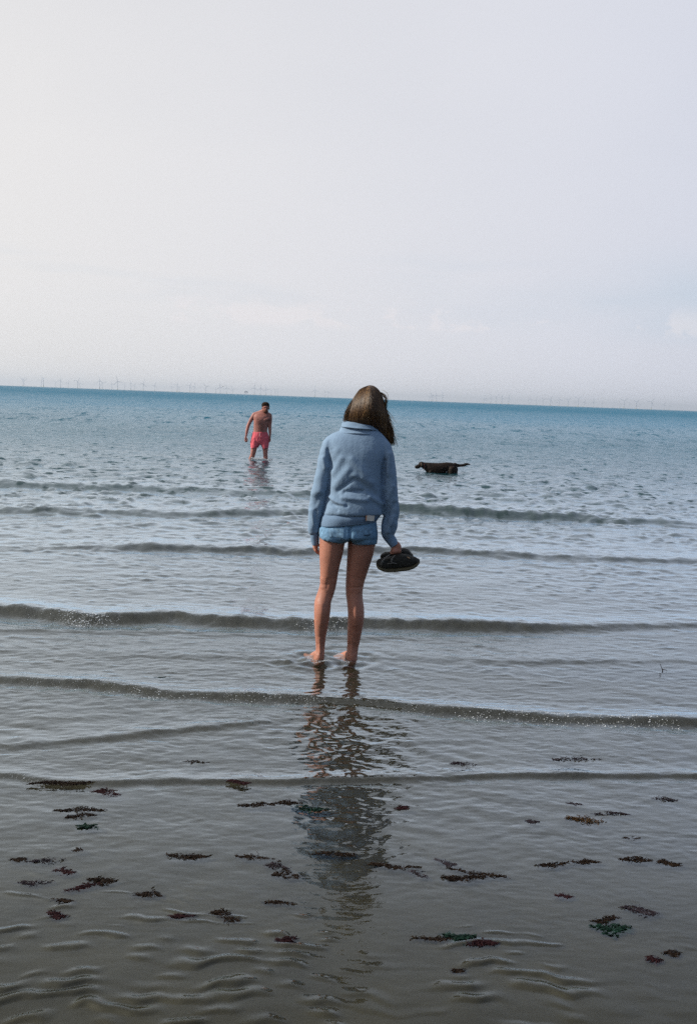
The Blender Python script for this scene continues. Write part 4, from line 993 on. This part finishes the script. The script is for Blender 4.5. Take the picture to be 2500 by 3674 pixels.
# offshore substation platform: topside box wider than its jacket legs
steel_m = mat('blue_grey_steel', (.16, .20, .26), rough=.6, var=.2, vscale=.1)
D_ = 11000.0; d = ray(883, horizon_y(883))
plat = empty('offshore_platform', (d.x / d.y * D_, D_, 0), 'squat offshore platform on legs on the horizon, among the wind turbines', 'platform')
def box_bm(bm, cx, cy, cz, sx_, sy_, sz_):
    bmesh.ops.create_cube(bm, size=1, matrix=Matrix.Translation((cx, cy, cz)) @ Matrix.Diagonal((sx_, sy_, sz_, 1)))
def part(name, fn, m, parent):
    bm = bmesh.new(); fn(bm); me = bpy.data.meshes.new(name); bm.to_mesh(me); bm.free(); return link(name, me, m, parent)
part('topside', lambda bm: (box_bm(bm, 0, 0, 26, 40, 30, 10)), steel_m, plat)
part('upper_deck', lambda bm: (box_bm(bm, -3, 0, 34.5, 28, 24, 6.8), box_bm(bm, 12, 4, 33, 8, 8, 3.8)), steel_m, plat)
part('helideck', lambda bm: box_bm(bm, 17, 0, 39, 16, 20, 1.2), steel_m, plat)
for x_, y_ in ((-13, -10), (13, -10), (-13, 10), (13, 10)):
    part('leg', lambda bm: bmesh.ops.create_cone(bm, cap_ends=True, segments=8, radius1=1.6, radius2=1.6, depth=24, matrix=Matrix.Translation((x_, y_, 9))), steel_m, plat)
def brace(bm):
    for sgn in (-1, 1): bmesh.ops.create_cone(bm, cap_ends=True, segments=6, radius1=.9, radius2=.9, depth=32, matrix=Matrix.Translation((0, -10 + sgn * .6, 11)) @ Matrix.Rotation(sgn * rad(58), 4, 'Y'))
part('cross_brace', brace, steel_m, plat)

# two seabirds far out over the water
bird_m = mat('dark_bird_feathers', (.035, .033, .036), rough=.7)
def bird(px, py, D_, span, roll, label):
    p = P(px, py, D_); s_ = span / 2
    root = empty('seabird', p, label, 'bird', None); root.rotation_euler = (0, roll, 0)
    o = Org(); o.rings([np.array(c) for c in ((-.22 * s_, 0, 0), (-.1 * s_, 0, .01 * s_), (.1 * s_, 0, 0), (.28 * s_, 0, -.01 * s_), (.36 * s_, 0, 0))],
        [np.array([0, r_, 0]) * s_ for r_ in (.02, .08, .11, .06, .015)], [np.array([0, 0, r_]) * s_ for r_ in (.02, .08, .10, .06, .015)], 10)
    o.build('body', bird_m, root, 0, 0)
    for sg in (-1, 1):
        w = []; F2 = []
        for i, (t_, c_, z_) in enumerate(((.05, .26, .02), (.35, .24, .20), (.65, .17, .17), (1.0, .03, .04))):
            w += [(c_ * s_ * .5 - .1 * t_ * s_, sg * t_ * s_, z_ * s_ + .015 * s_), (-c_ * s_ * .5 - .1 * t_ * s_, sg * t_ * s_, z_ * s_), (0 - .1 * t_ * s_, sg * t_ * s_, z_ * s_ - .02 * s_)]
            if i:
                for k in range(3): F2.append(((i - 1) * 3 + k, (i - 1) * 3 + (k + 1) % 3, i * 3 + (k + 1) % 3, i * 3 + k))
        me = bpy.data.meshes.new('wing'); me.from_pydata(w, [], F2); me.update(); link('wing', me, bird_m, root)
    root.rotation_euler = (0, 0, rad(68)); return root
bird(800, 1386, 260, 1.35, 0, 'dark seabird gliding low over the horizon, left of the offshore platform')
bird(2157, 1416, 420, 1.0, 0, 'tiny seabird flying above the horizon at the far right')

# ================================================================== seaweed
weed_mats = {
    'brown': mat('dark_brown_wrack', (0.0092, 0.0050, 0.0034), rough=.7, spec=.12, vcol2=(0.0189, 0.0109, 0.0059), vscale=30),
    'maroon': mat('maroon_weed', (0.0147, 0.0042, 0.0059), rough=.7, spec=.12, vcol2=(0.0252, 0.0076, 0.0092), vscale=30),
    'purple': mat('purple_grey_weed', (0.0168, 0.0126, 0.0176), rough=.7, spec=.12, vcol2=(0.0273, 0.0202, 0.0252), vscale=30),
    'green': mat('green_sea_lettuce', (0.002, 0.012, 0.008), rough=.7, spec=.12, vcol2=(0.004, 0.024, 0.015), vscale=30),
    'golden': mat('golden_brown_wrack', (0.0336, 0.0176, 0.0059), rough=.7, spec=.12, vcol2=(0.0672, 0.0357, 0.0126), vscale=30),
}
def A5(u_, v_): return 50 + u_ / 1.3175, 2700 + v_ / 1.3175
def B5(u_, v_): return 1250 + u_ / 1.3175, 2700 + v_ / 1.3175
def A6(u_, v_): return 50 + u_ / 1.3175, 3150 + v_ / 1.3175
def B6(u_, v_): return 1250 + u_ / 1.3175, 3150 + v_ / 1.3175
def A4(u_, v_): return 50 + u_ / 1.3175, 2150 + v_ / 1.3175
# zoom frame, centre u v, width, height, tilt (v change along width), kind, lift above water (m), thickness of growth, label
WEED = [
    (A5, 862, 44, 105, 16, 0, 'brown', -.002, .5, 'faint row of dark weed flecks between the two front wavelets, left of the reflection'),
    (A5, 225, 140, 250, 22, -6, 'brown', .006, 1.2, 'long dark weed strand lying along the front wavelet near the left edge'),
    (A5, 1060, 137, 90, 18, 8, 'maroon', .002, .8, 'maroon weed scrap caught in the front wavelet left of the reflection'),
    (A5, 435, 190, 110, 36, 8, 'maroon', .001, .8, 'loose maroon weed tuft just below the front wavelet on the left'),
    (A5, 315, 272, 190, 26, 4, 'brown', .006, 1.4, 'thick dark brown weed clump with a flat top, upper left of the shallows'),
    (A5, 318, 296, 120, 22, -6, 'brown', .003, 1.2, 'brown weed lump hugging the lower side of the flat-topped clump at left'),
    (A5, 350, 352, 70, 22, 10, 'green', -.006, .6, 'small green weed film under water below the flat-topped brown clump'),
    (A5, 1150, 247, 170, 22, 4, 'brown', .005, 1.2, 'narrow dark weed strip pointing at the left edge of the reflection'),
    (A5, 1285, 240, 120, 26, -2, 'brown', .006, 1.3, 'humped dark weed clump touching the left edge of the reflection'),
    (A5, 1385, 264, 130, 30, 4, 'green', .002, 1.0, 'ragged green weed at the upper left of the dark reflection'),
    (A5, 302, 460, 44, 20, 4, 'brown', -.001, .6, 'tiny dark weed fleck in the middle of the left shallows'),
    (A5, 160, 508, 160, 20, -10, 'purple', -.006, .6, 'faint purple weed smear under water near the left edge'),
    (A5, 235, 558, 82, 38, 8, 'maroon', .002, 1.0, 'small reddish maroon weed tuft near the left edge'),
    (A5, 822, 488, 165, 38, 10, 'brown', .004, 1.2, 'frayed dark brown weed clump midway between the left edge and the reflection'),
    (A5, 1132, 494, 140, 24, 14, 'brown', .003, 1.0, 'slanting dark weed strip just left of the reflection'),
    (A5, 1240, 535, 100, 34, 14, 'purple', -.004, .7, 'dim purple weed patch trailing from the slanting strip by the reflection'),
    (A5, 1292, 580, 110, 46, 4, 'brown', .002, 1.1, 'dark curled weed clump below the purple patch beside the reflection'),
    (A5, 1510, 480, 170, 24, -4, 'brown', .003, 1.1, 'low dark weed bar lying inside the reflection'),
    (A5, 22, 505, 50, 20, 2, 'brown', .001, .8, 'dark weed scrap cut by the left edge of the picture'),
    (A5, 105, 614, 140, 26, 2, 'purple', -.004, .7, 'blurry purple-grey weed patch low at the left edge'),
    (A5, 415, 604, 110, 36, 4, 'brown', .008, 1.4, 'glistening brown weed crest topping the long slanting clump at left'),
    (A5, 335, 634, 150, 34, -26, 'maroon', .001, 1.0, 'slanting maroon tail of weed below the glistening crest at left'),
    (A5, 645, 668, 112, 34, 6, 'brown', .004, 1.1, 'compact dark weed clump low in the left half, right of the slanting tail'),
    (A5, 240, 697, 84, 12, 6, 'brown', .001, .8, 'thin dark weed sliver above the sand ripples at left'),
    (A5, 1252, 709, 115, 16, 8, 'brown', .002, .9, 'thin weed strip at the lower left of the reflection'),
    (A6, 198, 174, 70, 40, 2, 'maroon', .003, 1.2, 'small dense maroon weed knot above the left sand ripples'),
    (A6, 790, 177, 84, 15, 2, 'maroon', .003, 1.1, 'smooth lens-shaped dark weed scrap above the sand ripples, left of centre'),
    (A6, 1004, 176, 110, 50, 22, 'brown', .004, 1.3, 'broad tattered dark weed clump just above the ripples, left of the reflection'),
    (A6, 1288, 288, 72, 34, -4, 'maroon', .003, 1.1, 'reddish weed clump at the foot of the reflection'),
    (B5, 1122, 318, 150, 30, 8, 'golden', .016, 1.8, 'golden brown wrack standing out of the water on the right'),
    (B5, 1240, 290, 150, 18, 4, 'purple', -.006, .6, 'faint dark weed smear trailing behind the golden brown wrack'),
    (B5, 868, 325, 64, 20, 4, 'purple', -.003, .6, 'small dim weed wisp left of the golden brown wrack'),
    (B5, 1340, 405, 72, 20, 2, 'brown', -.001, .7, 'small dark weed wisp below and right of the golden brown wrack'),
    (B5, 1490, 222, 100, 18, 2, 'purple', -.006, .5, 'pale weed patch below the front wavelet near the right edge'),
    (B5, 1065, 241, 66, 12, 6, 'purple', -.002, .6, 'short faint weed streak above the golden brown wrack'),
    (B5, 548, 54, 100, 20, 2, 'purple', -.006, .5, 'dim weed patch beyond the front wavelet, right of the reflection'),
    (B5, 1060, 32, 260, 18, -2, 'purple', -.006, .5, 'long dim weed patch beyond the front wavelet at right'),
    (B5, 252, 258, 44, 18, 0, 'maroon', .002, .9, 'tiny maroon weed scrap at the right edge of the reflection'),
    (B5, 215, 536, 200, 28, 14, 'brown', .003, 1.1, 'long dark weed strand leaving the reflection to the right'),
    (B5, 330, 572, 80, 34, 24, 'purple', -.003, .7, 'dim purple weed tail ending the strand right of the reflection'),
    (B5, 465, 517, 90, 26, 18, 'purple', .0, .8, 'loose purple-grey weed tuft above the big double clump right of centre'),
    (B5, 620, 570, 250, 26, 40, 'brown', .005, 1.4, 'upper slanting strip of the big double weed clump right of centre'),
    (B5, 550, 592, 190, 34, 4, 'brown', .006, 1.5, 'lower thick strip of the big double weed clump right of centre'),
    (B5, 965, 525, 125, 24, -12, 'brown', .004, 1.2, 'left one of two humped weed strips in the right half'),
    (B5, 1118, 516, 120, 26, 2, 'brown', .004, 1.2, 'right one of two humped weed strips in the right half'),
    (B5, 1362, 508, 130, 28, 6, 'brown', .003, 1.2, 'dark weed strip near the right edge'),
    (B5, 1512, 522, 95, 34, 4, 'brown', .003, 1.1, 'ragged weed clump cut by the right edge of the picture'),
    (B5, 1018, 677, 52, 16, 2, 'maroon', .001, .8, 'tiny maroon weed scrap below the two humped strips'),
    (B6, 1378, 150, 145, 44, 20, 'purple', .002, 1.0, 'slanting purple-brown weed clump low at the right'),
    (B6, 1212, 196, 92, 30, -14, 'brown', .005, 1.3, 'dark weed cap on top of the green sheet at lower right'),
    (B6, 1242, 236, 150, 50, 16, 'green', .001, 1.1, 'dark green weed sheet spread out at lower right'),
    (B6, 410, 286, 180, 14, 2, 'brown', .002, 1.0, 'long thin brown weed strip low right of the reflection'),
    (B6, 524, 274, 110, 34, 8, 'green', .002, 1.0, 'green weed lump between two brown strips, low right of the reflection'),
    (B6, 632, 304, 130, 26, 2, 'maroon', .005, 1.3, 'smooth dark brown weed hump right of the low green lump'),
    (B6, 1440, 386, 52, 26, 0, 'maroon', .003, 1.2, 'round brown weed knot above the lower right ripples'),
    (B6, 1532, 356, 54, 28, 0, 'brown', .003, 1.1, 'brown weed scrap touching the lower right edge'),
    (B6, 520, 437, 28, 9, 0, 'brown', .002, 1.0, 'single dark weed speck on the sand below the brown hump'),
    (A4, 708, 372, 90, 16, 2, 'green', .003, .7, 'scattered green weed bits floating behind the bubbly second wavelet'),
]
def weed(i, zf, u_, v_, w_, h_, tilt, kind, lift, grow, label):
    rs = np.random.RandomState(100 + i)
    zz = wz(G(*zf(u_, v_)).x, G(*zf(u_, v_)).y)
    c = G(*zf(u_, v_), zz + .002); l_ = G(*zf(u_ - w_ / 2, v_ - tilt / 2), zz + .002); r_ = G(*zf(u_ + w_ / 2, v_ + tilt / 2), zz + .002)
    t_ = G(*zf(u_, v_ - h_ / 2), zz + .002); b_ = G(*zf(u_, v_ + h_ / 2), zz + .002)
    ax = np.array(r_ - l_) / 2 * 1.1; ay = np.array(t_ - b_) / 2 * 1.0; c = np.array(c)
    ay[0] *= .3
    wlen = np.linalg.norm(ax)
    V, F = [], []
    nfr = int(140 + 2600 * wlen * min(1.0, np.linalg.norm(ay) / .03 + .3))
    if lift < 0: nfr = int(nfr * .45)
    nfr = min(nfr, 900)
    sheet = kind == 'green'
    ph0, ph1 = rs.uniform(0, 6), rs.uniform(1.5, 3.5)
    k_sub = [(rs.uniform(-.85, .85), rs.uniform(-.9, .9), rs.uniform(.10, .38)) for _ in range(5)]
    for f in range(nfr):
        q = k_sub[rs.randint(5)]
        a_ = np.clip(q[0] + rs.randn() * q[2], -1.1, 1.1) if rs.rand() < .6 else rs.uniform(-1, 1); e_ = math.sqrt(max(.04, 1 - min(1, a_ * a_)))
        bb = (.40 * math.sin(a_ * ph1 + ph0) + q[1] * .4 + rs.randn() * .42 * (1.15 - abs(a_))) * (e_ if rs.rand() < .8 else 1)
        p = c + ax * a_ + ay * bb; p[2] = zz + (lift * .36 if lift > 0 else lift) * (1 - .7 * a_ * a_) * rs.uniform(-1.2, 1.0) - .0012
        ang = rs.uniform(0, 2 * np.pi) if rs.rand() < .35 else math.atan2(ax[1], ax[0]) + rs.randn() * .42 + (math.pi if rs.rand() < .5 else 0)
        L_ = rs.uniform(.006, .022) * (1.3 if sheet else 1); wd = rs.uniform(.0007, .0019) * (2.6 if sheet else 1)
        rise = rs.uniform(-.22, .20) * L_ * grow * (1.6 if kind == 'golden' else 1) if lift > 0 else rs.uniform(-.1, .03) * L_
        bend = rs.randn() * .9
        prev = p.copy(); nseg = 4; o0 = len(V)
        for s_ in range(nseg + 1):
            tt = s_ / nseg; an = ang + bend * tt
            side = np.array([-math.sin(an), math.cos(an), rs.uniform(-.5, .5)]) * wd * (1.0, 1.25, .9, 1.2, .35)[s_]
            q_ = prev.copy(); q_[2] += rise * math.sin(math.pi * min(1, tt * 1.1))
            V.append(q_ - side); V.append(q_ + side); V.append(q_ + np.array([0, 0, .0016 * (1 - tt)]) * (1.6 if not sheet else .5))
            if s_:
                o1 = o0 + 3 * (s_ - 1)
                F += [(o1, o1 + 3, o1 + 5, o1 + 2), (o1 + 2, o1 + 5, o1 + 4, o1 + 1), (o1 + 1, o1 + 4, o1 + 3, o1)]
            prev = prev + np.array([math.cos(an), math.sin(an), 0]) * L_ / nseg
    # air bladders on the brown wracks
    me = mesh_np('seaweed_clump', np.array(V), np.array(F))
    o = link('seaweed_clump', me, weed_mats[kind])
    base = Vector((c[0], c[1], zz)); o.data.transform(Matrix.Translation(-base)); o.location = base
    tag(o, label, 'seaweed', 'seaweed clumps scattered in the shallows')
    if kind in ('brown', 'golden') and lift > .003:
        bm = bmesh.new()
        for k in range(int(8 + 60 * wlen)):
            a_ = rs.uniform(-.8, .8); p = ax * a_ + ay * rs.uniform(-.5, .5) * (1 - a_ * a_)
            bmesh.ops.create_icosphere(bm, subdivisions=1, radius=rs.uniform(.0012, .0026), matrix=Matrix.Translation((p[0], p[1], lift * rs.uniform(.1, .5) + .001)))
        me2 = bpy.data.meshes.new('bladders'); bm.to_mesh(me2); bm.free()
        b2 = link('bladders', me2, weed_mats[kind], o); b2['kind'] = 'stuff'
    return o
for i, wd_ in enumerate(WEED): weed(i, *wd_)

# a dark twig standing out of the water at the right
tw = Org(); p0 = G(*B5(1481, -390 + 0), 0); 
p0 = G(1250 + 1484 / 1.3175, 2150 + 340 / 1.3175, 0)
tw.tube([(p0.x + .008, p0.y, -.04, .0035), (p0.x, p0.y, .004, .0032), (p0.x - .010, p0.y, .026, .0025), (p0.x - .018, p0.y, .045, .0014)], n=8)
tw.tube([(p0.x - .003, p0.y, .010, .0026), (p0.x + .012, p0.y - .01, .012, .002), (p0.x + .022, p0.y - .01, .004, .0015)], n=8)
tag(adopt2(tw.build('twig', mat('dark_wet_wood', (.05, .025, .015), rough=.6), None, .0018, 0), None) if False else tw.build('twig', mat('dark_wet_wood', (.05, .025, .015), rough=.6), None, .0018, 0),
    'thin dark twig sticking out of the water near the right edge', 'twig')

# ================================================================== bubbles and splashes
foam_m = bpy.data.materials.new('water_bubbles'); foam_m.use_nodes = True
b = foam_m.node_tree.nodes['Principled BSDF']; b.inputs['Base Color'].default_value = (.80, .84, .88, 1); b.inputs['Roughness'].default_value = .06; b.inputs['Transmission Weight'].default_value = .35; b.inputs['IOR'].default_value = 1.33  # whitened so bubbles on the waves also stand in for sun glints
ico = bmesh.new(); bmesh.ops.create_icosphere(ico, subdivisions=1, radius=1.0)
IV = np.array([v.co[:] for v in ico.verts]); IF = np.array([[v.index for v in f.verts] for f in ico.faces]); ico.free()
def bubbles(name, pts, label, air=False):
    xs = np.array([p[0] for p, _ in pts]); ys_ = np.array([p[1] for p, _ in pts]); zw = wz_many(xs, ys_)
    for (p, r_), z_ in zip(pts, zw):
        p[2] = z_ + p[2] if p[2] < .05 and not air else max(p[2], z_)
    V = np.concatenate([IV * [r_, r_, r_ * .7] + p for p, r_ in pts]); F = np.concatenate([IF + k * len(IV) for k in range(len(pts))])
    return tag(link(name, mesh_np(name, V, F), foam_m), label, None, kind='stuff')
rs = np.random.RandomState(31); pts = []
def on_wave(i, x_, off_, sc):
    (cx, cy), H, wf, wb, st = WAVES[i]
    y_ = float(np.interp(x_, cx, cy)) + off_ * sc
    return np.array([x_, y_, 0.0])
def span(px): return px * 1.5813
# wave 0: foaming at the far left and just behind the feet
for x0, x1, n_, big_ in ((110, 290, 420, .0055), (150, 250, 160, .008), (40, 150, 60, .004), (670, 825, 300, .006), (400, 560, 25, .003), (820, 900, 20, .003)):
    k = FPX / WAVES[0][0][1][4]
    for _ in range(n_):
        x_ = (span(x0) + (span(x1) - span(x0)) * rs.beta(1.8, 1.8) - 1250) / k
        p = on_wave(0, x_, rs.uniform(-1.9, .35), WAVES[0][2]); pts.append((p, rs.uniform(.0012, big_) * rs.rand() ** .6))
# wave 1: a line of fine sparkling bubbles all along
for x0, x1, n_, big_ in ((35, 200, 200, .0034), (120, 400, 260, .0038), (300, 760, 640, .0042), (650, 1000, 200, .0036), (850, 1250, 200, .0034), (1050, 1545, 700, .0044)):
    k = FPX / 4.9
    for _ in range(n_):
        x_ = (rs.uniform(span(x0), span(x1)) - 1250) / k
        p = on_wave(1, x_, rs.uniform(-2.6, 1.4), WAVES[1][2]); pts.append((p, rs.uniform(.0008, big_) * rs.rand() ** .7))
for _ in range(50):
    p = on_wave(3, rs.uniform(-1.35, -1.15), rs.uniform(-1.5, .3), WAVES[3][2]); pts.append((p, rs.uniform(.0006, .002)))
for _ in range(70):      # stray bubbles
    x_, y_ = rs.uniform(-2, 2), rs.uniform(4.0, 6.8); pts.append((np.array([x_, y_, 0.0]), rs.uniform(.0006, .0018)))
bubbles('wave_bubbles', pts, 'bubbles, droplets and bead-shaped glints along the breaking wavelets')
# water curling up round the heels
pts = []
for fx, fy, n_ in ((fl.x, GY - .035, 90), (fr_p.x, GY - .01, 40)):
    for _ in range(n_):
        a_ = rs.uniform(0, 2 * np.pi); r_ = rs.uniform(.03, .085)
        x_, y_ = fx + r_ * math.cos(a_), fy + r_ * math.sin(a_) * .8
        pts.append((np.array([x_, y_, rs.uniform(0, .003)]), rs.uniform(.0008, .0035)))
bubbles('heel_splash', pts, 'small water splash around the bare heels')
# white splash between the man's shins
pts = []
for _ in range(420):
    u_, v_ = rs.uniform(600, 900) + rs.randn() * 30, 1770 + rs.randn() * 22
    if rs.rand() < .35: u_, v_ = rs.uniform(900, 1130), 1805 + rs.randn() * 16
    p = np.array(W(Z3, u_, min(v_, 1822), MY - .1 + rs.uniform(-.2, .2))); pts.append((p, rs.uniform(.003, .014)))
bubbles('shin_splash', pts, 'white water splashed up between the wading person\'s shins', True)
pts = []
for _ in range(160):
    u_, v_ = (rs.uniform(300, 445), 462 - rs.rand() * 30) if rs.rand() < .5 else (rs.uniform(820, 885), 485 + rs.randn() * 8)
    if u_ < 445: v_ = 470 - max(0, (u_ - 400)) * rs.rand() * 1.4
    p = np.array(W(Z4, u_, v_, DY - .08)); pts.append((p, rs.uniform(.003, .009)))
bubbles('chest_splash', pts, 'small splash at the dog\'s chest and under its belly', True)

# ================================================================== sea air
haze_m = bpy.data.materials.new('haze'); haze_m.use_nodes = True
n, l = haze_m.node_tree.nodes, haze_m.node_tree.links
n.clear(); ho = n.new('ShaderNodeOutputMaterial'); hv = n.new('ShaderNodeVolumePrincipled')
hv.inputs['Color'].default_value = (.82, .90, 1, 1); hv.inputs['Density'].default_value = 7e-5; hv.inputs['Anisotropy'].default_value = .3
l.new(hv.outputs[0], ho.inputs['Volume'])
bm = bmesh.new(); box_bm(bm, 0, 15000, 73, 70000, 32000, 160)
me = bpy.data.meshes.new('haze'); bm.to_mesh(me); bm.free()
if USE_HAZE:
    tag(link('haze', me, haze_m), 'pale sea haze between the shore and the far wind farm', None, kind='stuff')
